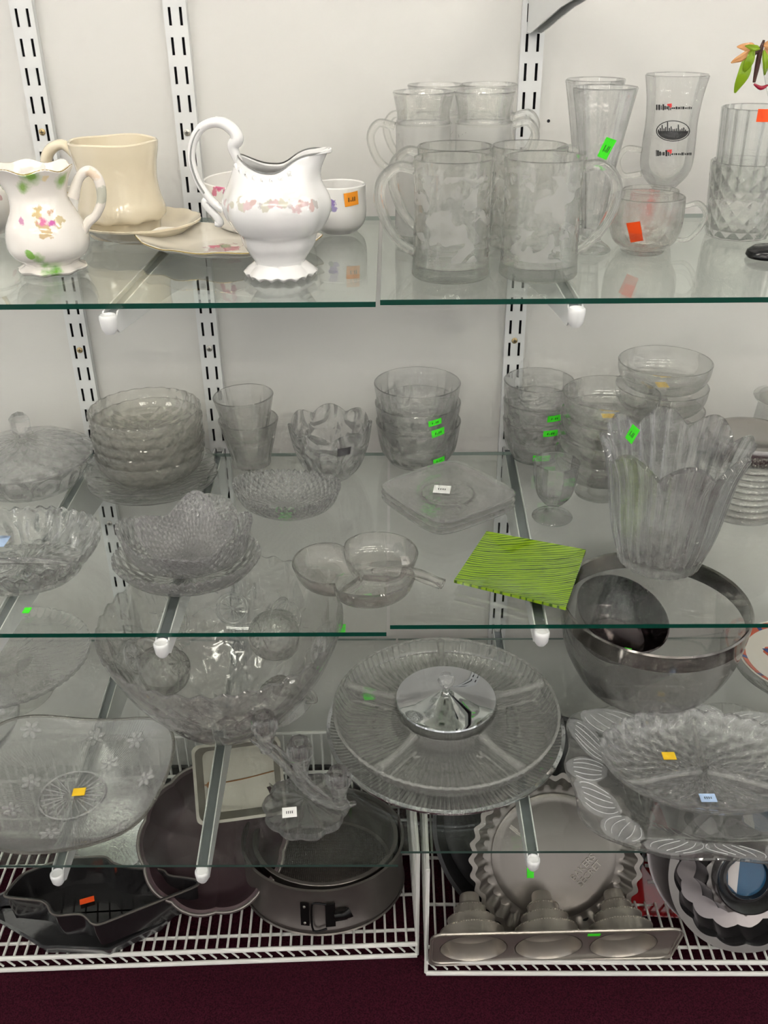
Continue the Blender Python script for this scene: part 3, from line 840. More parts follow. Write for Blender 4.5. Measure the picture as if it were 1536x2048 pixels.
# flared tall glasses
pos = at_d(1180, 1.135, TOPZ)
pr = PP(pos, [(38, 505), (40, 501), (34, 494), (20, 482), (20, 466), (26, 420), (33, 360), (45, 290), (56, 230), (66, 180)])
G_pils = glass('clear_panelled_glass', (0.988, 0.99, 0.985), haze=0.015)
def pan(n, a, z0):
    return lambda th, r, z, i: (r*(1-a*abs(sin(n*th/2))*sm(z0, z0*1.6, z)) if r > 0.003 else r, z)
t = ware('tall_glass', 'tall flared clear drinking glass with a green price tag', 'glass', pos, lathe(vessel(pr, 0.0028, pr[4][1]+0.004), 120, pan(10, 0.035, 0.02)), G_pils, 'tall flared glasses')
sticker(t, pos, 1213, 297, pr[7][0]+0.001, 22, 40, M_green, -0.35, slope=0.25)
copy1(t, 'tall flared clear drinking glass just behind the green tagged one', at_d(1164, 1.235, TOPZ))
# printed footed glass
pos = at_d(1317, 1.285, TOPZ)
pr = PP(pos, [(40, 464), (42, 460), (36, 454), (13, 440), (12, 415), (20, 398), (42, 372), (52, 345), (53, 305), (52, 262), (56, 215), (64, 172)])
t = thing('footed_glass', 'clear footed glass mug printed with a black oval skyline picture', 'footed glass', pos)
obj('bowl', lathe(vessel(pr, 0.0024, pr[5][1]+0.003), 96, pan(12, 0.03, pr[6][1])), G_clear, t)
s = pm(pos)
z1, z2, z3 = [zat(pos.x, pos.y, q)-pos.z for q in (300, 322, 350)]
obj('handle', tube([(-50*s, 0, z1), (-80*s, 0, z1+0.002), (-94*s, 0, z2), (-80*s, 0, z3), (-46*s, 0, z3+0.002)], 0.0038, 12, 6), G_thick, t)
def decal_pts(px0, py0, poly, r, off=0.0004):
    out = []
    for dx, dy in poly: out.append(tuple(Vector(surf(pos, px0+dx, py0+dy, r+off))))
    return out
def decal(name, px0, py0, polys, r, mat, par):
    V, FC = [], []
    for poly in polys:
        a_ = decal_pts(px0, py0, poly, r, 0.0005); b_ = decal_pts(px0, py0, poly, r, 0.0002)
        n = len(a_); o = len(V); V += a_+b_
        FC += [tuple(range(o, o+n)), tuple(range(o+n, o+2*n))[::-1]]+[(o+k, o+(k+1) % n, o+n+(k+1) % n, o+n+k) for k in range(n)]
    return obj(name, [V, FC, [None]*len(FC), None], mat, par, smooth=0)
rp = pr[9][0]
polys = []
N_ = 36
for k_ in range(N_):       # oval ring
    a0, a1 = 2*pi*k_/N_, 2*pi*(k_+1)/N_
    polys.append([(34*cos(a0), 21*sin(a0)), (34*cos(a1), 21*sin(a1)), (32*cos(a1), 19.5*sin(a1)), (32*cos(a0), 19.5*sin(a0))])
polys.append([(31*cos(a), 18*sin(a)) for a in [pi*q/12 for q in range(13)]])
for q in range(16):        # skyline strokes
    x = -30+q*3.6; h = [3, 6, 12, 5, 8, 18, 6, 9, 4, 4, 5, 13, 3, 5, 7, 3][q]
    polys.append([(x, 1), (x, -h), (x+2.2, -h), (x+2.2, 1)])
decal('picture_print', 1346, 262, polys, rp+0.0012, M_ink, t)
rnd = random.Random(5)
for (yy, wd) in ((217, 70), (309, 70)):
    po = []; x = -34
    while x < wd-34:
        w1 = rnd.uniform(1.5, 4); h1 = rnd.uniform(2, 4) if x > -5 else rnd.uniform(4, 9)
        po.append([(x, -h1), (x+w1, -h1), (x+w1, h1*0.4), (x, h1*0.4)]); x += w1+rnd.uniform(0.7, 1.6)
    decal('small_print', 1346, yy, po, (pr[10][0] if yy < 250 else pr[8][0])+0.0012, M_ink, t)
    decal('red_mark', 1340, yy-6, [[(-6, -3), (4, -4), (3, 0), (-5, 1)], [(-2, 1), (5, 0), (1, 5)]], (pr[10][0] if yy < 250 else pr[8][0])+0.0016, M_red, t)
# punch cups
pos = at_d(1284, 1.13, TOPZ)
pr = PP(pos, [(40, 503), (43, 499), (44, 494), (62, 478), (71, 450), (73, 420), (72, 392)])
t = thing('punch_cup', 'clear glass punch cup with red orange tag, handle to the right', 'punch cup', pos, group='clear punch cups')
obj('cup', lathe(vessel(pr, 0.0022, 0.005), 96), glass('punch_cup_glass', (0.985, 0.98, 0.965), haze=0.02), t)
s = pm(pos); Hc = pr[-1][1]
obj('handle', tube([(70*s, 0, Hc*0.80), (98*s, 0, Hc*0.86), (116*s, 0, Hc*0.68), (108*s, 0, Hc*0.42), (88*s, 0, Hc*0.22), (60*s, 0, Hc*0.22)], [0.0028, 0.0034, 0.0034, 0.003, 0.0028, 0.0022], 12, 6), G_thick, t)
sticker(t, pos, 1270, 464, pr[4][0]-0.0006, 27, 40, M_redor, 0.25, slope=0.25, marks=False)
p_b = at_d(1291, 1.222, TOPZ)
t2 = dup(t, 'clear glass punch cup standing behind the orange tagged one, red and white tag', p_b, (0, 0, R(-150)), skip=('price_sticker',)); t2.scale = (0.84, 0.84, 0.84)
sticker(t2, p_b, 1256, 428, pr[5][0]*1.0+0.0004, 20, 40, M_red, 0, marks=False, label='faded red tag')
sticker(t2, p_b, 1257, 406, pr[5][0]+0.0006, 21, 9, M_white, 0, marks=False, label='white strip above the red tag')
# cut tumblers stacked
pos = at_z(1473, 470, TOPZ)
s = pm(pos)
pr = [(56*s, 0), (60*s, 0.002), (64*s, 0.018), (66*s, 0.045), (70*s, 0.0875)]
G_cut = glass('cut_tumbler_glass', (0.97, 0.975, 0.96), 'cut', 14, 0.8, haze=0.04)
G_cutribs = glass('ribbed_tumbler_glass', (0.965, 0.975, 0.965), 'ribs', 18, 1.0, haze=0.04)
t = ware('cut_tumbler', 'cut glass tumbler with diamond facets at the base of the stack by the right edge', 'tumbler', pos, lathe(vessel(pr, 0.003, 0.010), 96, lambda th, r, z, i: (r*(1+0.012*cos(18*th)), z)), G_cut)
p2 = (pos.x, pos.y, pos.z+0.047)
t2 = ware('cut_tumbler', 'ribbed cut glass tumbler nested on top of the faceted one by the right edge', 'tumbler', p2, lathe(vessel([(a*0.93, b*1.15) for a, b in pr], 0.003, 0.010), 96, lambda th, r, z, i: (r*(1+0.012*cos(18*th)), z)), G_cutribs)
sticker(t2, p2, 1528, 231, pr[-1][0]*0.95, 26, 24, M_redor, 0, marks=False)
# glass flower ornament on a black base
pos = at_z(1543, 514, TOPZ)
s = pm(pos)
t = thing('flower_ornament', 'glass ornament with orange petals and green leaves on a black oval base', 'ornament', pos)
obj('base', lathe([(0, 0), (48*s, 0), (52*s, 0.003), (50*s, 0.008), (40*s, 0.012), (0, 0.013)], 64, warp=lambda x, y, z: (x, y*0.75, z)), principled('gloss_black', (0.008, 0.008, 0.009), 0.12), t)
yf = pos.y
def HF(px, py, dy=0): q = at_y(px, py, yf+dy); return Vector((q.x-pos.x, dy, q.z-pos.z))
obj('stem', tube([(0, 0, 0.012), HF(1556, 400), HF(1552, 260), HF(1535, 160), HF(1524, 110)], [0.004, 0.003, 0.003, 0.003, 0.003], 12, 6), G_clear, t)
def leaf(name, a, b, wpx, mat, par, bend=0.004, yo=0.0, label=None):
    """pointed leaf or petal between two photo points, thick in the middle"""
    A_, B_ = HF(*a, yo), HF(*b, yo+0.004); d_ = B_-A_; n = 10; wd = wpx*s
    side = Vector((d_.z, 0, -d_.x)).normalized(); nrm = Vector((0, -1, 0))
    V, FC = [], []
    for i in range(n+1):
        u = i/n; ww = wd*sin(pi*min(1, u*0.92+0.04))**0.8*(1-0.25*u)
        c = A_+d_*u+nrm*bend*sin(pi*u)+side*0.06*wd*sin(u*9)
        for k_, (a2, b2) in enumerate(((-1, 0), (-0.5, 0.6), (0, 0.35), (0.5, 0.6), (1, 0), (0.4, -0.4), (-0.4, -0.4))):
            V.append(tuple(c+side*ww*a2+nrm*0.0018*b2))
    for i in range(n):
        for k_ in range(7):
            FC.append((i*7+k_, i*7+(k_+1) % 7, (i+1)*7+(k_+1) % 7, (i+1)*7+k_))
    FC += [tuple(range(7))[::-1], tuple(range(n*7, n*7+7))]
    return obj(name, [V, FC, [None]*len(FC), None], mat, par, label)
def artglass(name, col):
    k = NT(name); b = k.n('ShaderNodeBsdfPrincipled'); b.inputs['Base Color'].default_value = c4(col); b.inputs['Roughness'].default_value = 0.08
    b.inputs['Transmission Weight'].default_value = 0.45; b.inputs['IOR'].default_value = 1.45
    k.l(b.outputs[0], k.out.inputs[0]); return k.m
Lg = artglass('green_art_glass', (0.35, 0.55, 0.03)); Lo = artglass('orange_art_glass', (0.95, 0.50, 0.22)); Lb = artglass('dark_brown_art_glass', (0.09, 0.03, 0.02)); Lr = artglass('red_art_glass', (0.5, 0.02, 0.06))
leaf('leaf', (1500, 105), (1470, 186), 13, Lg, t)
leaf('leaf', (1508, 95), (1484, 150), 9, Lg, t, yo=-0.004)
leaf('leaf', (1520, 98), (1490, 92), 6, Lg, t, yo=-0.006)
leaf('leaf', (1528, 100), (1530, 150), 7, Lg, t, yo=-0.002)
leaf('petal', (1505, 100), (1462, 126), 8, Lo, t)
leaf('petal', (1510, 92), (1474, 94), 8, Lo, t, yo=0.004)
leaf('petal', (1530, 96), (1545, 130), 9, Lo, t, yo=0.004)
leaf('petal', (1525, 90), (1560, 84), 9, Lo, t)
obj('twig', tube([HF(1528, 80), HF(1520, 105), HF(1514, 135), HF(1508, 165)], [0.0012, 0.0026, 0.0026, 0.0015], 10, 5), Lb, t, 'dark brown twisted glass twig')
obj('twig', tube([HF(1520, 100), HF(1502, 112), HF(1492, 126)], [0.002, 0.0022, 0.001], 10, 5), Lb, t, 'dark brown twisted glass twig')
obj('bud', tube([HF(1508, 168), HF(1522, 176), HF(1536, 170)], [0.001, 0.0022, 0.001], 10, 4), Lr, t, 'small red glass bud')
# ================================================================== MIDDLE LEFT SHELF
def sq(th, n=4.0): return (abs(cos(th))**n+abs(sin(th))**n)**(-1.0/n)
def prof_px(pos, pts): return PP(pos, pts)
# covered dish, left edge
pos = at_z(64, 962, MIDZ)
pr = PP(pos, [(92, 965), (98, 960), (108, 945), (118, 925), (122, 915)])
G_press = glass('pressed_glass_ribbed', kind='stars', N=12, strength=0.7, haze=0.06)
G_press2 = glass('pressed_glass_lid', kind='cut', N=18, strength=0.8, haze=0.06)
t = thing('covered_dish', 'pressed glass covered dish with faceted knob lid at the left edge', 'covered dish', pos)
obj('bowl', lathe(vessel(pr, 0.004, 0.006), 120, lambda th, r, z, i: (r*(1+0.01*cos(24*th)), z)), G_press, t)
s = pm(pos); hz = pr[-1][1]
obj('lid', lathe(vessel([(126*s, hz+0.001), (127*s, hz+0.004), (105*s, hz+0.014), (70*s, hz+0.022), (34*s, hz+0.027), (14*s, hz+0.029)][::-1], 0.0035, -1)[1:-3], 120) if False else
    lathe([(0, hz+0.025), (60*s, hz+0.019), (100*s, hz+0.010), (120*s, hz+0.0015), (128*s, hz+0.0012), (128*s, hz+0.004), (104*s, hz+0.014), (66*s, hz+0.0235), (30*s, hz+0.029), (12*s, hz+0.031), (0, hz+0.031)], 120), G_press2, t)
kz = hz+0.030
obj('knob', lathe([(0, kz), (8*s, kz), (9*s, kz+0.006), (20*s, kz+0.012), (21*s, kz+0.028), (12*s, kz+0.036), (0, kz+0.040)], 6), glass('faceted_knob_glass'), t, 'faceted cube shaped glass knob', smooth=10)
for q in range(5):
    a_ = q*2*pi/5; obj('petal', lathe([(0, 0), (9*s, 0), (9*s, 0.003), (5*s, 0.005), (0, 0.005)], 16), G_thick, t, loc=(20*s*cos(a_), 20*s*sin(a_), kz-0.002))
obj('ear', tube([(118*s, 0, hz*0.7), (138*s, 0, hz*0.95), (150*s, 0, hz*0.9), (146*s, 0, hz*0.6), (124*s, 0, hz*0.45)], [0.003, 0.005, 0.006, 0.005, 0.003], 12, 5), G_press, t)
t2 = ware('jar', 'clear glass jar standing behind the covered dish, cut by the left edge', 'jar', at_z(-70, 925, MIDZ), lathe(vessel([(0.02, 0), (0.024, 0.002), (0.026, 0.05), (0.018, 0.068), (0.018, 0.08)], 0.002, 0.004), 64), G_clear)

# two plates with bowls stacked
G_yel = glass('yellowish_pressed_glass', (0.985, 0.98, 0.95), 'cut', 16, 0.8, haze=0.07)
G_plate = glass('pressed_plate_glass', (0.98, 0.985, 0.975), 'cells', 34, 0.8, haze=0.05)
pos = at_z(309, 968, MIDZ)
s = pm(pos)
pp = [(70*s, 0), (74*s, 0.001), (100*s, 0.007), (125*s, 0.013)]
g = lathe(vessel(pp, 0.003, 0.003), 144, scal(20, 0.02, 0.0015, 125*s))
pl1 = ware('glass_plate', 'pressed glass plate with scalloped rim, bottom of the bowl stack', 'plate', pos, g, G_plate, 'pressed glass plates under the bowls')
copy1(pl1, 'pressed glass plate lying on the bottom plate, directly under the bowl stack', (pos.x-0.003, pos.y+0.003, pos.z+0.012))
bp = (at_z(312, 960, MIDZ).x, pos.y+0.004, pos.z+0.0165)
s = pm(bp)
bo = [(58*s, 0), (64*s, 0.001), (90*s, 0.010), (103*s, 0.024), (107*s, 0.038)]
gb = lathe(vessel(bo, 0.0028, 0.004), 120, scal(24, 0.008, 0.0012, 107*s))
names = ['lowest', 'second from the bottom', 'middle one', 'second from the top', 'topmost']
top_need = zat(bp[0], bp[1], 818)-0.038-bp[2]
b0 = None
for q in range(5):
    lp = (bp[0]+0.0012*(q % 2), bp[1], bp[2]+top_need*q/4)
    lab = 'yellowish pressed glass bowl, %s in the stack of five on the plates' % names[q]
    if b0 is None: b0 = ware('glass_bowl', lab, 'bowl', lp, gb, G_yel, 'stack of yellowish glass bowls')
    else: copy1(b0, lab, lp, (0, 0, q*0.3))

# two nested tumblers
pos = at_z(504, 928, MIDZ)
pr = PP(pos, [(34, 930), (38, 926), (39, 915), (50, 875), (60, 840)])
G_tumb = glass('ribbed_tumbler', (0.985, 0.985, 0.975), haze=0.02)
def tm(th, r, z, i): return (r*(1+(0.03*abs(cos(11*th))-0.015)*sm(0.060, 0.045, z)) if i < 20 else r, z)
t = ware('tumbler', 'ribbed clear glass tumbler with thick scalloped foot, lower of the nested pair', 'tumbler', pos, lathe(vessel(pr, 0.003, 0.010), 132, tm), G_tumb, 'nested ribbed tumblers')
dz = zat(pos.x, pos.y, 793)-zat(pos.x, pos.y, 840)
o = copy1(t, 'ribbed clear glass tumbler nested on top of the other tumbler, left of upright', (pos.x-0.002, pos.y, pos.z+dz)); o.rotation_euler = (0, R(-2), 0)

# scalloped bowl with grey label
pos = at_z(664, 947, MIDZ)
pr = PP(pos, [(40, 950), (46, 944), (60, 928), (74, 895), (80, 870), (83, 850)])
def sc6(th, r, z, i):
    w_ = sm(pr[3][1], pr[-1][1], z); k_ = abs(cos(3.5*th+0.5)); return r*(1+0.05*w_*(k_-0.5)), z+w_*(k_-0.55)*0.011
t = ware('scalloped_bowl', 'clear cut glass bowl with scalloped rim and small grey label', 'bowl', pos, lathe(vessel(pr, 0.0038, 0.007), 144, sc6), glass('star_cut_glass', kind='stars', N=7, strength=0.9, haze=0.03, dist=0.003))
sticker(t, pos, 688, 903, pr[3][0]+0.0012, 28, 20, M_grey, 0.03, slope=0.4, marks=False, label='small dark grey label')

# boat shaped crystal dish
def ovalbowl(name, label, pos, ax, ay, rot, h, mat, saw=0, endlift=0.0, base=0.5, t=0.0035, wav=0, wamp=0, group=None):
    pr = [(base, 0), (base*1.06, 0.0015/1), (0.80, h*0.35), (0.94, h*0.75), (1.0, h)]
    pr = [(a*ax, b) for a, b in pr]
    def f(th, r, z, i):
        w_ = sm(h*0.5, h, z)
        lift = endlift*abs(cos(th))**3*w_
        sw = saw*w_*(2/pi)*math.asin(sin(56*th))*0.5
        return r*(1+wamp*w_*cos(wav*th)), z+lift+sw+wamp*0.15*w_*cos(wav*th)
    g = lathe(vessel(pr, t, 0.005), 224, f, warp=lambda x, y, z: (x, y*ay/ax, z))
    return ware(name, label, 'dish', pos, g, mat, group, rot)
G_cryst = glass('cut_crystal', (0.985, 0.985, 0.975), 'cut', 26, 1.0, haze=0.08, dist=0.003)
G_cryst2 = glass('fine_cut_crystal', (0.985, 0.985, 0.98), 'diamond', 40, 1.0, haze=0.08, dist=0.003)
pos = at_z(577, 1022, MIDZ); s = pm(pos)
t = ovalbowl('crystal_dish', 'boat shaped cut crystal dish with sawtooth rim and a green sticker', pos, 108*s, 82*s, R(-8), 0.034, G_cryst2, saw=0.004, endlift=0.008, base=0.5)
flat_sticker(t, 571, 1031, MIDZ+0.006, 24, 11, M_green, marks=False)

# ribbed two compartment dish on the left
pos = at_z(48, 1138, MIDZ); s = pm(pos)
a0 = 163*s
pr = [(a0*0.70, 0), (a0*0.73, 0.002), (a0*0.80, 0.014), (a0*0.86, 0.020), (a0*1.0, 0.040)]
def rd(th, r, z, i):
    r2 = r*(0.80+0.20*sq(th-R(0), 5)/1.1) if r > 0.002 else r
    w_ = sm(0.018, 0.026, z)
    z2 = z+0.0022*w_*cos(40*th)
    if i > 27 and r < a0*0.74 and r > 0.001:      # divider across the floor
        d_ = abs(r*sin(th)+0.004); z2 += 0.013*math.exp(-(d_/0.0035)**2)*sm(a0*0.76, a0*0.70, r)
        z2 += 0.0012*cos(28*th)
    return r2, z2
vs = vessel(pr, 0.004, 0.006)
# more rings across the floor so that the divider has vertices to stand on
tail = [(pr[0][0]*(1-q/14), 0.0062) for q in range(1, 14)]
vs = vs[:-2]+tail+[(0, 0.006)]
t = ware('divided_dish', 'square ribbed cut glass dish with two compartments at the left edge', 'dish', pos, lathe(vs, 240, rd, warp=lambda x, y, z: (x, y*0.86, z)), glass('swirled_cut_glass', (0.985, 0.988, 0.98), 'stars', 9, 0.9, haze=0.03, dist=0.003), rot=R(0))
obj('divider', tube([(-a0*0.7, -0.004, 0.010), (0, -0.004, 0.016), (a0*0.7, -0.004, 0.010)], [0.002, 0.004, 0.002], 12, 8, 0.6), glass('divider_glass', haze=0.06), t, 'raised glass wall between the compartments')
flat_sticker(t, 2, 1083, MIDZ+0.012, 26, 20, M_blue, marks=False)
flat_sticker(t, 54, 1221, MIDZ+0.001, 14, 10, M_green, marks=False)

# pile of three crystal pieces
pos = at_z(380, 1160, MIDZ); s = pm(pos)
t1 = ovalbowl('crystal_dish', 'large oval cut crystal dish at the bottom of the crystal pile', pos, 146*s, 112*s, R(4), 0.036, G_cryst, saw=0.0035, endlift=0.0, base=0.5, group='pile of cut crystal')
p2 = (pos.x+0.001, pos.y+0.004, pos.z+0.0175)
t2 = ovalbowl('crystal_dish', 'deep oval crystal dish with raised ends and sawtooth rim, in the crystal pile', p2, 132*s, 92*s, R(5), 0.040, G_cryst2, saw=0.004, endlift=0.022, base=0.5, group='pile of cut crystal')
p3 = (pos.x+0.006, pos.y-0.002, pos.z+0.034)
def fan(th, r, z, i):
    w_ = sm(0.012, 0.045, z); return r*(1+0.10*w_*cos(4*th+0.4)), z+w_*0.010*cos(4*th+0.4)
g = lathe(vessel([(28*s, 0), (34*s, 0.001), (62*s, 0.012), (78*s, 0.030), (88*s, 0.045)], 0.003, 0.004), 160, fan)
G_hob = glass('hobstar_crystal', (0.99, 0.985, 0.985), 'diamond', 30, 1.0, haze=0.12, dist=0.004)
t3 = ware('crystal_bowl', 'round crystal bowl with wavy rim and sunburst centre, top of the pile', 'bowl', p3, g, G_hob, 'pile of cut crystal')
t3.rotation_euler = (R(14), 0, 0)
p4 = (pos.x+0.012, pos.y+0.065, pos.z+0.040)
t4 = ware('crystal_saucer', 'small shallow crystal dish leaning behind the top of the crystal pile', 'dish', p4, lathe(vessel([(30*s, 0), (34*s, 0.001), (58*s, 0.006), (68*s, 0.011)], 0.003, 0.004), 120, scal(16, 0.03, 0.001, 68*s)), G_cryst, 'pile of cut crystal')
t4.rotation_euler = (R(20), 0, 0)

# clover dish with three lobes
pos = at_z(722, 1172, MIDZ); s = pm(pos)
G_champ = glass('faintly_pink_glass', (0.985, 0.972, 0.955), haze=0.02)
a0 = 128*s; TH0 = R(55)
hh = 0.034
pr = [(a0*0.45, 0), (a0*0.5, 0.0015), (a0*0.80, 0.008), (a0*0.93, 0.018), (a0, hh)]
def clov(th, r, z, i):
    k_ = abs(cos(1.5*(th-TH0)))**0.55
    f = 0.62+0.42*k_
    w_ = sm(0, a0*0.5, r)
    r2 = r*(1-w_+w_*f*1.02)
    z2 = z-0.006*w_*sm(0.008, hh, z)*(1-k_)
    if i > 18:
        for q in range(3):
            ad = TH0+pi/3+q*2*pi/3
            dd = abs(math.remainder(th-ad, 2*pi))
            if dd < 1.2: z2 += 0.012*math.exp(-(r*sin(dd)/0.0028)**2)*sm(a0*0.98, a0*0.5, r)
    return r2, z2
vs = vessel(pr, 0.003, 0.004)
tail = [(pr[0][0]*(1-q/10), 0.0042) for q in range(1, 10)]
t = ware('clover_dish', 'clear three lobed divided dish with a loop handle, faintly pink glass', 'dish', pos, lathe(vs[:-2]+tail+[(0, 0.004)], 240, clov, warp=lambda x, y, z: (x, y*0.93, z)), G_champ, part='bowl')
def HZ(px, py, z): q = at_z(px, py, MIDZ+z); return (q.x-pos.x, q.y-pos.y, z)
obj('handle', tube([HZ(745, 1142, 0.016), HZ(790, 1140, 0.024), HZ(835, 1146, 0.026), HZ(868, 1158, 0.022), HZ(886, 1168, 0.016)], [0.003, 0.004, 0.005, 0.004, 0.006], 12, 5, 1.3), G_champ, t)
obj('handle_loop', tube([HZ(820, 1150, 0.020), HZ(850, 1163, 0.018), HZ(880, 1172, 0.014)], [0.003, 0.003, 0.004], 10, 5), G_champ, t)
flat_sticker(t, 811, 1122, MIDZ+0.010, 17, 16, M_white, roll=0.1)

# ================================================================== MIDDLE RIGHT SHELF
pos = at_d(836, 1.318, MIDZ)
pr = PP(pos, [(58, 924), (64, 916), (74, 902), (80, 880), (85, 848)])
G_tab = glass('panelled_bowl_glass', (0.988, 0.99, 0.985), haze=0.02)
def outpan(n, a, z0, z1): return lambda th, r, z, i: (r*(1-a*abs(sin(n*th/2))*sm(z0, z0*1.5, z)*sm(z1, z1*0.85, z)) if (r > 0.003 and i < 19) else r, z)
gb = lathe(vessel(pr, 0.0025, 0.005), 168, outpan(24, 0.03, 0.008, pr[-1][1]*0.75))
dz = (zat(pos.x, pos.y, 773)-zat(pos.x, pos.y, 848))/2
for q, lab in enumerate(['lowest', 'middle one', 'topmost']):
    lp = (pos.x-0.001*q, pos.y, pos.z+dz*q)
    full = 'clear panelled glass bowl with green tag, %s in the stack left of the upright' % lab
    if q == 0: b0 = ware('dessert_bowl', full, 'bowl', lp, gb, G_tab, 'stack of three panelled bowls'); o = b0
    else: o = copy1(b0, full, lp)
    tx = [(878, 921, 26, 12), (876, 865, 28, 17), (870, 845, 28, 13)][q]
    sticker(o, lp, tx[0], tx[1], pr[-2][0 if q else 0]+0.0022-(0.004 if q == 0 else 0), tx[2], tx[3], M_green, 0.15, slope=0.15)

# square plates
pos = at_z(895, 1012, MIDZ); s = pm(pos)
a0 = 104*s
def sqp(th, r, z, i):
    w_ = sm(a0*0.4, a0, r); q_ = sq(th+R(3), 8)
    notch = abs(sin(2*(th+R(3))))**10
    return r*(1-w_+w_*(q_*1.02-0.06*notch)), z
g = lathe(vessel([(a0*0.45, 0), (a0*0.5, 0.001), (a0*0.62, 0.004), (a0*1.0, 0.007)], 0.0028, 0.0032), 160, sqp)
G_sqp = glass('frosted_square_plate', (0.985, 0.985, 0.975), 'cells', 22, 0.35, haze=0.07)
for q, lab in enumerate(['lowest', 'middle', 'top']):
    lp = (pos.x, pos.y, pos.z+0.0085*q)
    full = ['clear square glass plate with notched corners, lowest of three', 'clear square glass plate with notched corners, between the other two', 'clear square glass plate on top of its stack, white price label'][q]
    if q == 0: b0 = ware('square_plate', full, 'plate', lp, g, G_sqp, 'stack of square glass plates', rot=R(38))
    else: o = copy1(b0, full, lp, (0, 0, R(38+q)))
for o_ in [b0, o]:
    obj('well_ring', tube([(0.5*a0*cos(2*pi*j/72), 0.5*a0*sin(2*pi*j/72), 0.0045) for j in range(73)], 0.0009, 8, 1), G_thick, o_, 'raised ring around the well')
flat_sticker(o, 884, 979, MIDZ+0.022, 34, 15, M_white, roll=-0.15)

# small bowls stack right of the upright
pos = at_d(1070, 1.325, MIDZ)
pr = PP(pos, [(46, 920), (50, 912), (60, 896), (66, 874), (69, 846)])
gb = lathe(vessel(pr, 0.0025, 0.005), 160, outpan(20, 0.03, 0.008, pr[-1][1]*0.75))
dz = (zat(pos.x, pos.y, 770)-zat(pos.x, pos.y, 846))/2
for q, lab in enumerate(['lowest', 'middle', 'top']):
    lp = (pos.x-0.001*q, pos.y, pos.z+dz*q)
    full = 'small clear glass bowl with green tag, %s one right of the third upright' % lab
    if q == 0: b0 = ware('small_bowl', full, 'bowl', lp, gb, G_tab, 'stack of three small bowls'); o = b0
    else: o = copy1(b0, full, lp)
    tx = [(1083, 917, 34, 13), (1101, 867, 30, 14), (1109, 837, 30, 14)][q]
    sticker(o, lp, tx[0], tx[1], pr[-2][0]+0.002-(0.006 if q == 0 else 0), tx[2], tx[3], M_green, 0.0, slope=0.15)

# coupes
def coupe_mesh(s, H, rf=44, rb=89):
    out = [(rf*s, 0), ((rf-1)*s, 0.002), (rf*0.5*s, 0.005), (14*s, 0.010), (13*s, 0.018), (rf*0.75*s, 0.026), (rb*0.78*s, H*0.48), (rb*0.96*s, H*0.72), (rb*s, H)]
    return lathe(vessel(out, 0.0022, 0.029), 108)
pos = at_z(1196, 985, MIDZ); s = pm(pos)
G_coupe = glass('thin_coupe_glass', (0.988, 0.99, 0.98), haze=0.015)
Hc = 0.066
dz = (zat(pos.x, pos.y, 786)-pos.z-Hc)/3
g = coupe_mesh(s*1.03, Hc)
cps = ['lowest', 'second from the bottom', 'second from the top', 'topmost']
for q in range(4):
    lp = (pos.x+0.0012*q, pos.y, pos.z+dz*q)
    full = 'footed clear coupe glass, %s in the front stack beside the big vase' % cps[q]
    if q == 0: b0 = ware('coupe_glass', full, 'coupe glass', lp, g, G_coupe, 'front stack of coupe glasses'); o = b0
    else: o = copy1(b0, full, lp)
flat_sticker(o, 1217, 832, lp[2]+0.030, 26, 8, M_yellow, marks=False)
pos = at_d(1300, 1.27, MIDZ); s = pm(pos)
g = coupe_mesh(s*0.98, Hc)
dz = (zat(pos.x, pos.y, 722)-pos.z-Hc)/3
for q in range(4):
    lp = (pos.x, pos.y, pos.z+dz*q)
    full = 'footed clear coupe glass, %s in the back stack by the wall' % cps[q]
    if q == 0: b1 = ware('coupe_glass', full, 'coupe glass', lp, g, G_coupe, 'back stack of coupe glasses'); o = b1
    else: o = copy1(b1, full, lp)
flat_sticker(o, 1324, 770, lp[2]+0.030, 22, 10, M_yellow, marks=False)

# small footed glass
pos = at_z(1104, 1034, MIDZ)
pr = PP(pos, [(39, 1036), (40, 1033), (30, 1027), (13, 1020), (12, 1012), (22, 1004), (38, 985), (44, 960), (46, 940), (48, 926)])
ware('goblet', 'small panelled clear glass goblet on a round foot, in front of coupe stack', 'goblet', pos, lathe(vessel(pr, 0.0024, pr[5][1]+0.002), 120, pan(9, 0.05, pr[5][1])), glass('goblet_glass', haze=0.015))

# big scalloped vase
pos = at_z(1316, 1122, MIDZ)
pr = PP(pos, [(68, 1128), (78, 1122), (82, 1112), (98, 1070), (110, 1020), (119, 975), (130, 935), (146, 900)])
Hv = pr[-1][1]
def vz(th, r, z, i):
    w_ = sm(Hv*0.70, Hv, z); k_ = abs(cos(4*th+0.3))
    fl = abs(cos(14*th)) if i < 30 else 0.5
    r2 = r*(1+(0.05*fl-0.025)*sm(0, 0.015, z))*(1+0.07*w_*(k_-0.6))
    if z < 0.014: r2 = r*(1+0.035*abs(cos(14*th)))
    return r2, z+w_*(k_-0.45)*0.022
G_vase = glass('crystal_vase_glass', (0.985, 0.985, 0.988), haze=0.015, ior=1.52)
t = ware('vase', 'large heavy fluted crystal vase with petal scalloped rim and green tag', 'vase', pos, lathe(vessel(pr, 0.0055, 0.016), 320, vz), G_vase)
sticker(t, pos, 1265, 868, pr[-1][0]*0.97, 20, 38, M_green, -0.4, far=False)

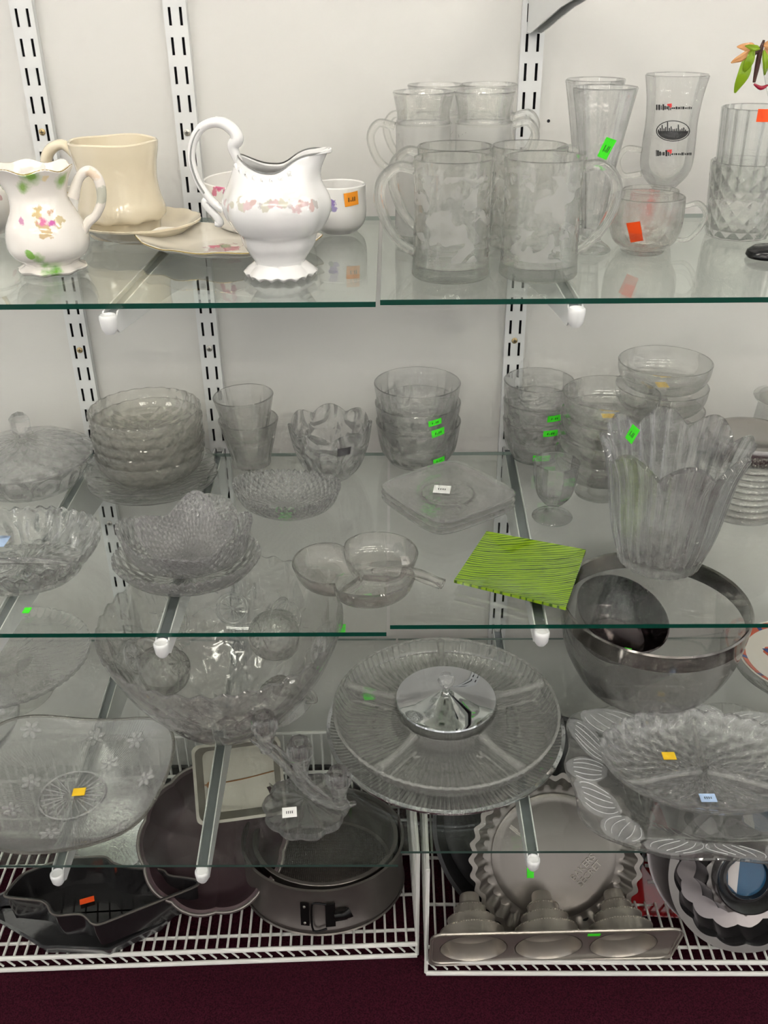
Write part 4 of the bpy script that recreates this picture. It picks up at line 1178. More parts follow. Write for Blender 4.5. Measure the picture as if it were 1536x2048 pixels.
# green striped plate
def green_mat():
    k = NT('green_striped_glass'); b = k.n('ShaderNodeBsdfPrincipled'); b.inputs['Roughness'].default_value = 0.12
    b.inputs['Coat Weight'].default_value = 0.7; b.inputs['Coat Roughness'].default_value = 0.03
    tc = k.n('ShaderNodeTexCoord'); mp = k.n('ShaderNodeMapping'); mp.inputs['Rotation'].default_value = (0, 0, R(-14)); mp.inputs['Scale'].default_value = (1.4, 16, 1)
    k.l(tc.outputs['Object'], mp.inputs[0])
    wv = k.n('ShaderNodeTexWave', wave_type='BANDS', bands_direction='Y'); wv.inputs['Scale'].default_value = 4.6; wv.inputs['Distortion'].default_value = 5; wv.inputs['Detail'].default_value = 3; wv.inputs['Detail Scale'].default_value = 2.2
    k.l(mp.outputs[0], wv.inputs[0])
    cr = k.n('ShaderNodeValToRGB'); cr.color_ramp.elements[0].color = (0.035, 0.085, 0.004, 1); cr.color_ramp.elements[1].color = (0.20, 0.34, 0.010, 1)
    cr.color_ramp.elements[0].position = 0.02; cr.color_ramp.elements[1].position = 0.32
    k.l(wv.outputs['Fac'], cr.inputs[0]); k.l(cr.outputs[0], b.inputs['Base Color']); k.l(b.outputs[0], k.out.inputs[0]); return k.m
zc = 0.011
c_ = [at_z(973, 1062, MIDZ+zc), at_z(1172, 1099, MIDZ+zc), at_z(1132, 1215, MIDZ+zc), at_z(908, 1160, MIDZ+zc)]
ctr = sum(c_, Vector())/4
ctr.z = MIDZ
cc = [q-ctr for q in c_]
N1 = 24
V, FC = [], []
for lay in (0.0, 0.004):
    for i in range(N1+1):
        for j in range(N1+1):
            u, v = i/N1, j/N1
            p = cc[0]*(1-u)*(1-v)+cc[1]*u*(1-v)+cc[2]*u*v+cc[3]*(1-u)*v
            e_ = max(abs(u-.5), abs(v-.5))*2
            V.append((p.x, p.y, 0.001+lay+(zc-0.005)*e_**3))
def ix(l, i, j): return l*(N1+1)**2+i*(N1+1)+j
for i in range(N1):
    for j in range(N1):
        FC.append((ix(1, i, j), ix(1, i, j+1), ix(1, i+1, j+1), ix(1, i+1, j))); FC.append((ix(0, i, j), ix(0, i+1, j), ix(0, i+1, j+1), ix(0, i, j+1)))
for i in range(N1):
    FC.append((ix(0, i, 0), ix(1, i, 0), ix(1, i+1, 0), ix(0, i+1, 0))); FC.append((ix(0, i, N1), ix(0, i+1, N1), ix(1, i+1, N1), ix(1, i, N1)))
    FC.append((ix(0, 0, i), ix(0, 0, i+1), ix(1, 0, i+1), ix(1, 0, i))); FC.append((ix(0, N1, i), ix(1, N1, i), ix(1, N1, i+1), ix(0, N1, i+1)))
o = obj('square_plate', [V, FC, [None]*len(FC), None], green_mat(), loc=ctr)
tag(o, 'lime green square glass plate with fine dark stripes', 'plate')

# ribbed canister with a steel lid, and a glass jar behind it
pos = at_z(1478, 1018, MIDZ)
pr = PP(pos, [(66, 1020), (72, 1015), (74, 1000), (76, 960), (78, 920), (78, 905)])
Hj = pr[-1][1]
t = thing('canister', 'ringed clear glass canister with a brushed steel lid at the right edge', 'canister', pos)
obj('jar', lathe(vessel(spl([(pr[0][0], 0)]+[(pr[3][0]*(1+0.03*abs(sin(q*pi/2)) if False else pr[3][0]*(1.0 if q % 2 else 1.05)/pr[3][0]), 0.004+(Hj-0.004)*q/18) for q in range(19)], 4), 0.003, 0.006, smooth=False), 96), glass('ringed_glass', (0.985, 0.985, 0.97), haze=0.03), t)
s = pm((pos.x, pos.y, pos.z+Hj))
M_steel = principled('brushed_steel', (0.42, 0.40, 0.38), 0.25, metal=1.0)
obj('lid', lathe([(0, Hj+0.001), (80*s, Hj+0.001), (84*s, Hj+0.004), (86*s, Hj+0.022), (84*s, Hj+0.026), (70*s, Hj+0.027), (66*s, Hj+0.0255), (0, Hj+0.0255)], 96), M_steel, t, 'round brushed steel lid')
pos = at_z(1552, 955, MIDZ)
s = pm(pos)
ztop = zat(pos.x, pos.y, 800)-pos.z
t = thing('glass_jar', 'clear glass jar with a ring knob lid, behind the steel lidded canister', 'jar', pos)
obj('jar', lathe(vessel([(60*s, 0), (64*s, 0.003), (66*s, ztop*0.5), (60*s, ztop)], 0.0025, 0.005), 80), G_clear, t)
obj('lid', lathe([(0, ztop), (70*s, ztop+0.001), (72*s, ztop+0.004), (50*s, ztop+0.010), (18*s, ztop+0.014), (14*s, ztop+0.022), (16*s, ztop+0.026), (0, ztop+0.026)], 80), G_thick, t)
kn = []
for q in range(25):
    a_ = 2*pi*q/24; kn.append((22*s*cos(a_)-12*s, 0, ztop+0.030+20*s*(1+sin(a_))*0.9))
obj('ring_knob', tube(kn, 0.0045, 12, 1, cap=False), G_thick, t, 'clear glass ring shaped knob')
# ================================================================== LOWEST SHELF, LEFT
G_low = glass('pressed_cake_plate_glass', (0.985, 0.988, 0.98), 'cells', 44, 0.8, haze=0.04)
pos = at_d(28, 1.195, LOWZ)
s = pm((pos.x, pos.y, LOWZ+0.08)); zt = zat(pos.x, pos.y, 1312)-pos.z
a0 = 168*s
t = thing('cake_stand', 'large round pressed glass cake stand with ribbed border at the left edge', 'cake stand', pos)
obj('pedestal', lathe([(0, 0), (a0*0.46, 0), (a0*0.48, 0.003), (a0*0.2, 0.014), (a0*0.12, zt*0.6), (a0*0.3, zt-0.014), (0, zt-0.014)], 96), G_thick, t)
obj('plate', lathe(vessel([(a0*0.3, zt-0.013), (a0*0.6, zt-0.012), (a0*0.88, zt-0.008), (a0*1.0, zt)], 0.004, zt-0.009), 180, lambda th, r, z, i: (r, z+0.0012*cos(60*th)*sm(a0*0.84, a0*0.9, r))), G_low, t)
pos2 = at_z(-95, 1500, LOWZ)
t = ware('glass_bowl', 'plain clear glass bowl, mostly outside the photo below the cake stand', 'bowl', pos2, lathe(vessel([(0.04, 0), (0.05, 0.002), (0.085, 0.02), (0.105, 0.05)], 0.003, 0.004), 96), G_clear)

# frosted flower bowl with wavy rim
pos = at_z(146, 1597, LOWZ); s = pm(pos)
a0 = 192*s; hb = 0.050
pr = [(64*s, 0), (68*s, 0.0035), (74*s, 0.0045), (120*s, 0.012), (160*s, 0.026), (180*s, 0.040), (a0, hb)]
def fb(th, r, z, i):
    w_ = sm(a0*0.35, a0, r); q_ = th-R(28)
    wave = cos(3*q_)
    return r*(1+0.13*w_*abs(cos(1.5*q_))**3-0.02*w_), z+w_*w_*(0.016*wave-0.006)
def frostmat():
    k = NT('frosted_flower_glass'); g = k.n('ShaderNodeBsdfGlass'); g.inputs['Roughness'].default_value = 0.16; g.inputs['IOR'].default_value = 1.45; g.inputs['Color'].default_value = (0.96, 0.965, 0.96, 1)
    tl = k.n('ShaderNodeBsdfTransparent'); tl.inputs[0].default_value = (0.93, 0.94, 0.93, 1)
    mx = k.n('ShaderNodeMixShader'); mx.inputs[0].default_value = 0.42; k.l(g.outputs[0], mx.inputs[1]); k.l(tl.outputs[0], mx.inputs[2])
    gl = k.n('ShaderNodeBsdfGlossy'); gl.inputs['Roughness'].default_value = 0.05
    fr = k.n('ShaderNodeLayerWeight'); fr.inputs[0].default_value = 0.12
    m2 = k.n('ShaderNodeMixShader'); k.l(fr.outputs['Fresnel'], m2.inputs[0]); k.l(mx.outputs[0], m2.inputs[1]); k.l(gl.outputs[0], m2.inputs[2])
    uv = k.n('ShaderNodeUVMap'); sp_ = k.n('ShaderNodeSeparateXYZ'); k.l(uv.outputs[0], sp_.inputs[0])
    rb_ = k.math('MULTIPLY', k.math('ABSOLUTE', k.math('SINE', k.math('MULTIPLY', sp_.outputs[0], pi*180))), 0.4)
    bp = k.n('ShaderNodeBump'); bp.inputs['Strength'].default_value = 0.25; bp.inputs['Distance'].default_value = 0.001
    k.l(rb_, bp.inputs['Height']); k.l(bp.outputs[0], g.inputs['Normal']); k.l(bp.outputs[0], gl.inputs['Normal'])
    dfz = k.n('ShaderNodeBsdfDiffuse'); dfz.inputs[0].default_value = (0.8, 0.8, 0.79, 1); m3 = k.n('ShaderNodeMixShader'); m3.inputs[0].default_value = 0.12
    k.l(m2.outputs[0], m3.inputs[1]); k.l(dfz.outputs[0], m3.inputs[2]); k.l(m3.outputs[0], k.out.inputs[0]); return k.m
G_frost = frostmat()
t = thing('flower_bowl', 'large frosted glass bowl with wavy pointed rim and raised flowers, yellow sticker', 'bowl', pos)
obj('bowl', lathe(vessel(pr, 0.0035, 0.005), 240, fb), G_frost, t)
obj('rim_line', tube([(lambda p: (p[0]*cos(2*pi*j/160), p[0]*sin(2*pi*j/160), p[1]))(fb(2*pi*j/160, a0-0.001, hb+0.0005, 0)) for j in range(161)], 0.0022, 8, 1), glass('smoky_rim_glass', (0.80, 0.78, 0.72)), t, 'clear smoky edge of the rim')
rays_ = []
for q in range(24):
    a_ = 2*pi*q/24; rays_.append(tube([(0.012*cos(a_), 0.012*sin(a_), 0.0062), (60*s*cos(a_), 60*s*sin(a_), 0.0066)], [0.0008, 0.0018], 8, 1, flat=0.6))
obj('star_base', join(*rays_, tube([(64*s*cos(2*pi*j/72), 64*s*sin(2*pi*j/72), 0.0075) for j in range(73)], 0.0013, 8, 1)), glass('ray_star_glass', haze=0.14), t, 'pressed ray star in the middle of the bowl')
flower = []
for q in range(6):
    a_ = q*pi/3; g = lathe([(0, 0), (0.006, 0), (0.005, 0.0018), (0, 0.0025)], 14, warp=lambda x, y, z: (x*1.0+0.009, y*0.62, z)); flower.append(xf(g, Matrix.Rotation(a_, 4, 'Z')))
flower.append(lathe([(0, 0), (0.004, 0), (0.003, 0.003), (0, 0.0035)], 14))
fm = None
rnd = random.Random(2)
for (fx, fy) in [(65, 1474), (188, 1458), (272, 1480), (58, 1545), (290, 1552), (215, 1508), (95, 1650), (232, 1640), (20, 1600)]:
    q0 = at_z(fx, fy, LOWZ+0.03); x, y = q0.x-pos.x, q0.y-pos.y
    r_ = math.hypot(x, y); zz = None
    for a_, b_ in zip(pr, pr[1:]):
        if a_[0] <= r_ <= b_[0] or b_ is pr[-1]:
            zz = a_[1]+(b_[1]-a_[1])*min(1, (r_-a_[0])/(b_[0]-a_[0])); break
    zz = fb(atan2(y, x), r_, zz, 40)[1]+0.0035
    M_ = Matrix.Translation((x, y, zz)) @ Matrix.Rotation(atan2(y, x), 4, 'Z') @ Matrix.Rotation(-0.42*r_/a0*1.3, 4, 'Y') @ Matrix.Rotation(rnd.uniform(0, 1), 4, 'Z')
    if fm is None:
        fm = obj('raised_flower', join(*[[list(a[0]), a[1], a[2], None] for a in flower]), glass('raised_flower_glass', haze=0.16), t); fm.matrix_local = M_
    else:
        c = fm.copy(); COL.objects.link(c); c.parent = t; c.matrix_local = M_
flat_sticker(t, 158, 1584, LOWZ+0.0085, 25, 14, M_yellow, roll=0.1, marks=False)

# punch bowl with cups in it
pos = at_z(466, 1452, LOWZ); s0 = pm(pos)
pr = PP(pos, [(46, 1462), (54, 1458), (64, 1446), (122, 1416), (190, 1345), (228, 1285), (244, 1250)])
Hb = pr[-1][1]
def pbm(th, r, z, i):
    w_ = sm(Hb*0.85, Hb, z); return r, z+w_*0.003*cos(36*th)
G_punch = glass('old_pressed_punch_glass', (0.975, 0.97, 0.955), 'cut', 12, 0.7, haze=0.05, dist=0.003)
pb = ware('punch_bowl', 'very large pressed glass punch bowl with star pattern under the middle shelf', 'punch bowl', pos, lathe(vessel(pr, 0.0045, 0.010), 288, pbm), G_punch)
def inwall(ang, f, off=0.0055):      # point on the inside of the bowl wall
    for a_, b_ in zip(pr, pr[1:]):
        if a_[1] <= f*Hb <= b_[1]:
            r_ = a_[0]+(b_[0]-a_[0])*(f*Hb-a_[1])/(b_[1]-a_[1]); sl = atan2(b_[1]-a_[1], b_[0]-a_[0])
            return Vector(((r_-off)*cos(ang), (r_-off)*sin(ang), f*Hb+off*0.4)), sl
G_med = glass('pressed_star_glass', haze=0.10)
st_ = [tube([(0.026*cos(2*pi*q/40), 0.026*sin(2*pi*q/40), 0) for q in range(41)], 0.0013, 6, 1), tube([(0.021*cos(2*pi*q/40), 0.021*sin(2*pi*q/40), 0) for q in range(41)], 0.0009, 6, 1)]
for q in range(12): st_.append(tube([(0.002*cos(q*pi/6), 0.002*sin(q*pi/6), 0), (0.011*cos(q*pi/6), 0.011*sin(q*pi/6), 0.0008), (0.019*cos(q*pi/6), 0.019*sin(q*pi/6), 0)], [0.0004, 0.0018, 0.0004], 6, 3))
for q in range(8): st_.append(tube([(0.034*cos(q*pi/4-0.1), 0.034*sin(q*pi/4-0.1), 0), (0.046*cos(q*pi/4), 0.046*sin(q*pi/4), 0)], [0.0012, 0.0004], 6, 1))
sm0 = None
for q in range(9):
    ang_ = q*2*pi/9+0.25; p_, sl = inwall(ang_, 0.60)
    M_ = Matrix.Translation(p_) @ Matrix.Rotation(ang_, 4, 'Z') @ Matrix.Rotation(-sl, 4, 'Y')
    if sm0 is None: sm0 = obj('pressed_star', join(*[[list(a[0]), a[1], a[2], None] for a in st_]), G_med, pb)
    else:
        sm1 = sm0.copy(); COL.objects.link(sm1); sm1.parent = pb; sm1.matrix_local = M_; continue
    sm0.matrix_local = M_
cupo = [(0.020, 0), (0.022, 0.002), (0.024, 0.006), (0.036, 0.018), (0.040, 0.036), (0.041, 0.052)]
G_pc = glass('star_cup_glass', (0.98, 0.98, 0.965), 'cut', 8, 0.5, haze=0.03, dist=0.002)
cup = None
for (ang, f, lab, tiltz) in [(R(-22), 0.30, 'pressed glass punch cup upside down in the punch bowl, star base showing', 150), (R(55), 0.42, 'pressed glass punch cup lying in the punch bowl near its back right', 120), (R(165), 0.32, 'pressed glass punch cup lying in the left half of the punch bowl', 125)]:
    c_ = Vector((pos.x+0.075*cos(ang), pos.y+0.07*sin(ang), pos.z+Hb*f+0.045))
    rotm = (R(0), R(tiltz), ang) if True else 0
    if cup is None:
        cup = thing('punch_cup', lab, 'punch cup', c_, rotm, 'pressed cups in the punch bowl')
        obj('cup', lathe(vessel(cupo, 0.0025, 0.006), 72), G_pc, cup)
        obj('handle', tube([(-0.038, 0, 0.044), (-0.056, 0, 0.046), (-0.060, 0, 0.030), (-0.048, 0, 0.014), (-0.032, 0, 0.014)], 0.0026, 10, 5), G_pc, cup)
        st = []
        for q in range(12):
            a_ = q*pi/6; st.append(tube([(0.003*cos(a_), 0.003*sin(a_), -0.0004), (0.018*cos(a_), 0.018*sin(a_), -0.0004)], [0.0006, 0.0014], 6, 1))
        obj('star_base', join(*st), G_thick, cup, 'pressed star on the underside')
    else: dup(cup, lab, c_, rotm)
flat_sticker(pb, 684, 1259, LOWZ+0.18, 14, 20, M_green, marks=False)

# triple candle holder
pos = at_z(613, 1622, LOWZ); s = pm(pos)
a0 = 86*s
def cb(th, r, z, i):
    w_ = sm(a0*0.3, a0, r); k_ = abs(cos(5*th+0.2)); return r*(1+0.09*w_*(k_-0.7)), (z*(1+0.10*w_*(k_-0.5))+(0.0022*(abs(cos(5*th+0.2))-0.5) if 4 < i < 8 else 0))
G_cand = glass('heavy_clear_crystal', (0.997, 0.997, 0.995), haze=0.015, ior=1.5)
t = thing('candle_holder', 'clear glass triple candle holder on a scalloped round base with white sticker', 'candle holder', pos)
obj('base', lathe([(0, 0)]+[(a0*0.80, 0), (a0*0.96, 0.004), (a0, 0.010), (a0*0.95, 0.016), (a0*0.80, 0.0185), (a0*0.45, 0.0215), (a0*0.18, 0.024), (0, 0.026)], 200, cb), G_cand, t)
def C(px, py, dy=0.0): return HP(pos, px, py, dy)
obj('arm', tube([C(501, 1478), C(530, 1496), C(557, 1518), C(582, 1545), C(606, 1574), C(643, 1600), C(680, 1612), C(712, 1606)], [0.002, 0.005, 0.0055, 0.0055, 0.0055, 0.007, 0.0055, 0.003], 16, 6, 1.2), G_cand, t)
obj('rib', tube([C(532, 1482, -0.006), C(560, 1500, -0.006), C(590, 1530, -0.006), C(622, 1566, -0.006), C(655, 1594, -0.006)], [0.001, 0.0028, 0.0028, 0.0028, 0.002], 10, 5), G_cand, t)
def cupm(px0, py_top, py_bot, names):
    top = C(px0, py_top); bot = C(px0, py_bot); h = top[2]-bot[2]; rt = 24*s
    g = lathe([(0, 0), (rt*0.55, 0), (rt*0.62, h*0.25), (rt*0.78, h*0.42), (rt*1.08, h*0.66), (rt*1.02, h*0.9), (rt*0.85, h), (rt*0.52, h), (rt*0.48, h*0.62), (0, h*0.6)], 8)
    obj('candle_cup', g, G_cand, t, names, smooth=12, loc=bot)
cupm(533, 1431, 1500, None); cupm(603, 1483, 1556, None); cupm(679, 1542, 1604, None)
flat_sticker(t, 579, 1625, LOWZ+0.024, 29, 19, M_white, roll=0.12)

# ================================================================== LOWEST SHELF, RIGHT
pos = at_z(890, 1460, LOWZ); s = pm(pos)
R0 = 234*s
t = thing('lazy_susan_plate', 'flat chrome edged glass plate underneath the divided relish tray', 'plate', pos)
obj('plate', lathe(vessel([(R0*0.6, 0), (R0*0.63, 0.001), (R0*0.9, 0.005), (R0, 0.010)], 0.004, 0.004), 180, lambda th, r, z, i: (r, z+0.0006*cos(90*th)*sm(R0*0.9, R0, r))), glass('greenish_pressed_glass', (0.975, 0.98, 0.965), 'ribs', 160, 0.8, haze=0.07), t)
obj('metal_rim', lathe([(R0+0.0006, 0.009), (R0+0.0016, 0.0105), (R0+0.0016, 0.0135), (R0-0.004, 0.0145), (R0-0.004, 0.0139), (R0+0.0006, 0.0128), (R0+0.0006, 0.009)], 180), M_chrome, t)
p2 = Vector((pos.x, pos.y, pos.z+0.0125))
A = 222*s; Hh_ = 0.034; Rc = 98*s
pr = [(0, 0), (A*0.86, 0), (A*0.90, 0.003), (A*0.95, 0.014), (A*0.985, 0.026), (A, Hh_), (A-0.0035, Hh_+0.001), (A*0.955, 0.026), (A*0.915, 0.014), (A*0.87, 0.0075)]
nf = 26
pr += [(A*0.86-(A*0.86-Rc*1.22)*q/nf, 0.006) for q in range(nf+1)]
pr += [(Rc*1.10, 0.010), (Rc*1.05, 0.020), (Rc*1.04, 0.034), (Rc*1.02, 0.036), (Rc*0.99, 0.034), (Rc*0.97, 0.014), (Rc*0.90, 0.008), (Rc*0.5, 0.006), (0, 0.006)]
i_f0, i_f1 = 8, 10+nf+2
divs = [R(a) for a in (-128, -52, 20, 90, 160)]
def tr(th, r, z, i):
    if 8 <= i <= i_f1:
        for dv in divs:
            dd = abs(math.remainder(th-dv, 2*pi))
            if dd < 0.6:
                d_ = r*sin(dd); z = max(z, 0.006+(0.029)*math.exp(-(d_/0.0050)**4))
        z += 0.0006*cos(100*th)
    if i in (4, 5, 6): z += 0.0014*cos(72*th)
    return r, z
G_tray = glass('greenish_relish_tray_glass', (0.975, 0.98, 0.955), 'ribs', 100, 0.6, haze=0.09, dist=0.002)
t = thing('relish_tray', 'round divided pressed glass relish tray with radial ribs and green sticker', 'relish tray', p2)
obj('tray', lathe(pr, 400, tr), G_tray, t)
obj('beads', join(*[xf(lathe([(0, 0), (0.0032, 0.0006), (0, 0.0026)], 8), Matrix.Translation((Rc*1.45*cos(2*pi*q/44), Rc*1.45*sin(2*pi*q/44), 0.0062))) for q in range(44)]), G_thick, t, 'ring of pressed beads around the centre')
G_div = glass('divider_glass_tray', (0.985, 0.988, 0.96), haze=0.14)
for dv in divs:
    pts_ = [((Rc*1.06)*cos(dv), (Rc*1.06)*sin(dv), 0.033), ((Rc*1.35)*cos(dv), (Rc*1.35)*sin(dv), 0.030), ((A*0.78)*cos(dv), (A*0.78)*sin(dv), 0.030), ((A*0.96)*cos(dv), (A*0.96)*sin(dv), 0.033)]
    obj('divider', tube(pts_, [0.007, 0.0050, 0.0050, 0.007], 12, 6, 1.0), G_div, t, 'raised glass wall between compartments')
    for sg_ in (-1, 1):
        ps2 = [(f*cos(dv+sg_*w_), f*sin(dv+sg_*w_), 0.010) for f, w_ in ((Rc*1.20, 0.20), (Rc*1.28, 0.11), (A*0.5, 0.085), (A*0.82, 0.05), (A*0.88, 0.09))]
        obj('well_edge', tube(ps2, 0.0016, 8, 6), G_div, t, 'bright pressed edge of a compartment')
flat_sticker(t, 738, 1390, p2.z+0.012, 22, 18, M_green, roll=0.2)
obj('rim', tube([(A*0.992*cos(2*pi*q/160), A*0.992*sin(2*pi*q/160), Hh_+0.001+0.0012*cos(72*2*pi*q/160)) for q in range(161)], 0.0022, 8, 1), G_div, t)
# lidded centre bowl
p3 = Vector((p2.x, p2.y, p2.z+0.0065))
zl = zat(p3.x, p3.y, 1398)-p3.z
t = thing('lidded_bowl', 'ribbed glass bowl with a shiny chrome lid in the middle of the relish tray', 'lidded bowl', p3)
obj('bowl', lathe(vessel([(Rc*0.7, 0), (Rc*0.75, 0.002), (Rc*0.90, zl*0.5), (Rc*0.95, zl)], 0.003, 0.004), 240, lambda th, r, z, i: (r*(1+0.012*cos(60*th)) if i < 14 else r, z)), G_tray, t)
s3 = pm((p3.x, p3.y, p3.z+zl)); Rl = 99*s3
obj('lid', lathe([(0, zl+0.0045)]+[(Rl*f, zl+h) for f, h in ((0.5, 0.004), (0.9, 0.0014), (1.0, 0.0002), (1.012, 0.0012), (1.0, 0.0034), (0.94, 0.0050), (0.7, 0.0080), (0.45, 0.0118), (0.22, 0.0168), (0.13, 0.0195), (0.1, 0.021))]+[(0, 0.021+zl)], 144), M_chrome, t, 'domed mirror chrome lid')
obj('knob', lathe([(0, zl+0.0205), (0.006, zl+0.0205), (0.005, zl+0.024), (0.0105, zl+0.029), (0.0135, zl+0.036), (0.010, zl+0.044), (0, zl+0.046)], 10), glass('knob_crystal', ior=1.55), t, 'faceted clear knob', smooth=15)

# glass bowl with a silver band
pos = at_z(1283, 1376, LOWZ)
s = pm(pos)
pr = PP(pos, [(80, 1382), (92, 1378), (128, 1352), (164, 1300), (180, 1250), (186, 1208)])
Hb = pr[-1][1]
t = thing('banded_bowl', 'large clear glass salad bowl with a wide silver band around the rim', 'bowl', pos)
obj('bowl', lathe(vessel(pr, 0.0032, 0.005), 144), glass('clear_bowl_glass', (0.985, 0.98, 0.972), haze=0.015), t)
rr0 = pr[-1][0]; r1 = pr[-2][0]; z1_ = pr[-2][1]; slope_ = (rr0-r1)/(Hb-z1_)
zb = Hb-0.027
obj('silver_band', lathe([(rr0+0.0008-slope_*0.030, zb), (rr0+0.0010-slope_*0.015, Hb-0.015), (rr0+0.001, Hb), (rr0-0.001, Hb+0.0025), (rr0-0.0042, Hb), (rr0-0.0044-slope_*0.015, Hb-0.015), (rr0-0.0046-slope_*0.030, zb)], 144), principled('tarnished_silver', (0.27, 0.25, 0.235), 0.14, metal=1.0, var=0.15, bscale=100), t, 'mirror like silver band')
# steel cup leaning inside it
s = pm((pos.x, pos.y, pos.z+0.05))
M_dark = principled('dark_mirror_steel', (0.13, 0.11, 0.115), 0.10, metal=1.0)
c_ = at_z(1246, 1226, LOWZ+0.104)
cupR = 98*s
t2 = thing('metal_cup', 'dark polished metal cup leaning inside the silver banded bowl', 'metal cup', c_, (R(17), R(14), 0))
obj('cup', lathe([(0, -0.062), (cupR*0.72, -0.062), (cupR*0.80, -0.056), (cupR*0.93, -0.02), (cupR, 0), (cupR+0.001, 0.001), (cupR-0.0015, 0.0015), (cupR*0.91, -0.02), (cupR*0.77, -0.054), (cupR*0.68, -0.058), (0, -0.058)], 120), M_dark, t2)
g = box((0.006, -cupR*0.80, -0.020), (0.012, 0.0008, 0.022)); 
obj('price_sticker', g, M_green, t2, smooth=0)

# etched platter and divided oval dish
pos = at_z(1408, 1580, LOWZ); s = pm(pos)
ax = 272*s; ay = 0.150
def plt(th, r, z, i):
    w_ = sm(ax*0.4, ax, r); q_ = sq(th, 3.4)
    r2 = r*(1-w_+w_*q_)*(1+w_*0.025*cos(10*th))
    return r2, z+w_*0.002*cos(10*th)
pr = [(ax*0.62, 0), (ax*0.66, 0.002), (ax*0.80, 0.012), (ax*0.92, 0.022), (ax, 0.027)]
t = thing('platter', 'big clear glass platter with frosted leaf border under the oval crystal dish', 'platter', pos, (0, 0, R(-4)))
obj('dish', lathe(vessel(pr, 0.0045, 0.005), 240, plt, warp=lambda x, y, z: (x, y*ay/ax, z)), glass('platter_glass', (0.975, 0.98, 0.975), haze=0.02), t)
kf = NT('frosted_leaf_glass'); d1 = kf.n('ShaderNodeBsdfDiffuse'); d1.inputs[0].default_value = (0.75, 0.76, 0.77, 1); t1_ = kf.n('ShaderNodeBsdfTransparent'); m1 = kf.n('ShaderNodeMixShader'); m1.inputs[0].default_value = 0.13
kf.l(t1_.outputs[0], m1.inputs[1]); kf.l(d1.outputs[0], m1.inputs[2]); kf.l(m1.outputs[0], kf.out.inputs[0])
kv = NT('frosted_leaf_vein'); d1 = kv.n('ShaderNodeBsdfDiffuse'); d1.inputs[0].default_value = (0.9, 0.9, 0.9, 1); t1_ = kv.n('ShaderNodeBsdfTransparent'); m1 = kv.n('ShaderNodeMixShader'); m1.inputs[0].default_value = 0.38
kv.l(t1_.outputs[0], m1.inputs[1]); kv.l(d1.outputs[0], m1.inputs[2]); kv.l(m1.outputs[0], kv.out.inputs[0])
def rimz(f): 
    P_ = [(0.62, 0.0), (0.66, 0.002), (0.80, 0.012), (0.92, 0.022), (1.0, 0.027)]
    for a_, b_ in zip(P_, P_[1:]):
        if f <= b_[0]: return a_[1]+(b_[1]-a_[1])*(f-a_[0])/(b_[0]-a_[0])
    return 0.027
nl = 15
for q in range(nl):
    th0 = 2*pi*q/nl+0.15
    V, FC = [], []; n = 14
    wid = (0.20+0.04*(q % 3))
    for i in range(n+1):
        u = i/n; f = 0.70+0.28*u
        half = wid*sin(pi*min(1, u*0.9+0.06))**0.6*(1-0.15*u)
        for jn, j in enumerate((-1, -0.66, -0.33, 0, 0.33, 0.66, 1)):
            th = th0+half*j*(0.9 if q % 2 else 1.0)+0.15*(u-.5)*(1 if q % 2 else -1)
            f2 = f+0.02*abs(cos(j*4))*(1 if u > .5 else 0)
            r_ = ax*f2; r2, zz = plt(th, r_, rimz(min(1, f2))+0.0051, 0)
            V.append((r2*cos(th), r2*sin(th)*ay/ax, zz))
    for i in range(n):
        for j in range(6): FC.append((i*7+j, i*7+j+1, (i+1)*7+j+1, (i+1)*7+j))
    nV = len(V); V += [(a, b, c+0.0004) for a, b, c in V]; FC = [f[::-1] for f in FC]+[tuple(i+nV for i in f) for f in FC]
    edge_ = [i*7 for i in range(n+1)]+[n*7+j for j in range(1, 7)]+[i*7+6 for i in range(n-1, -1, -1)]+[j for j in range(5, 0, -1)]
    for a_, b_ in zip(edge_, edge_[1:]+edge_[:1]): FC.append((a_, b_, b_+nV, a_+nV))
    lf = obj('etched_leaf', [V, FC, [None]*len(FC), None], kf.m, t, 'frosted white etched leaf')
    vn = []
    for j in (-0.75, -0.4, 0, 0.4, 0.75):
        pts = []
        for i in range(2, n-1):
            u = i/n; f = 0.70+0.28*u; half = wid*sin(pi*min(1, u*0.9+0.06))**0.6*(1-0.15*u)
            th = th0+half*j+0.15*(u-.5)*(1 if q % 2 else -1)
            r2, zz = plt(th, ax*f, rimz(min(1, f))+0.006, 0); pts.append((r2*cos(th), r2*sin(th)*ay/ax, zz))
        vn.append(tube(pts, 0.0006, 5, 1))
    ve = obj('leaf_veins', join(*vn), kv.m, lf)
# oval divided crystal dish
pos2 = at_z(1404, 1560, LOWZ); pos2.z = LOWZ+0.0055; s = pm(pos2)
ax = 205*s; ay = 0.098; hh = 0.036
pr = [(ax*0.62, 0), (ax*0.66, 0.002), (ax*0.82, 0.010), (ax*0.93, 0.022), (ax, hh)]
def odm(th, r, z, i):
    w_ = sm(ax*0.75, ax, r); z2 = z+w_*0.003*abs(cos(16*th)); r2 = r*(1+0.03*w_*abs(cos(16*th)))
    if i > 18 and r < ax*0.93 and r > 1e-4:
        for dv in (R(-90+58), R(-90-58), R(90)):
            dd = abs(math.remainder(th-dv, 2*pi))
            if dd < 1.2: z2 = max(z2, 0.005+0.022*math.exp(-(r*sin(dd)/0.004)**4)*sm(ax*0.95, ax*0.8, r)+0.0)
    return r2, z2
vs = vessel(pr, 0.0045, 0.005); r_l = vs[-3][0]
tail = [(r_l*(1-q/16), 0.0052) for q in range(1, 16)]
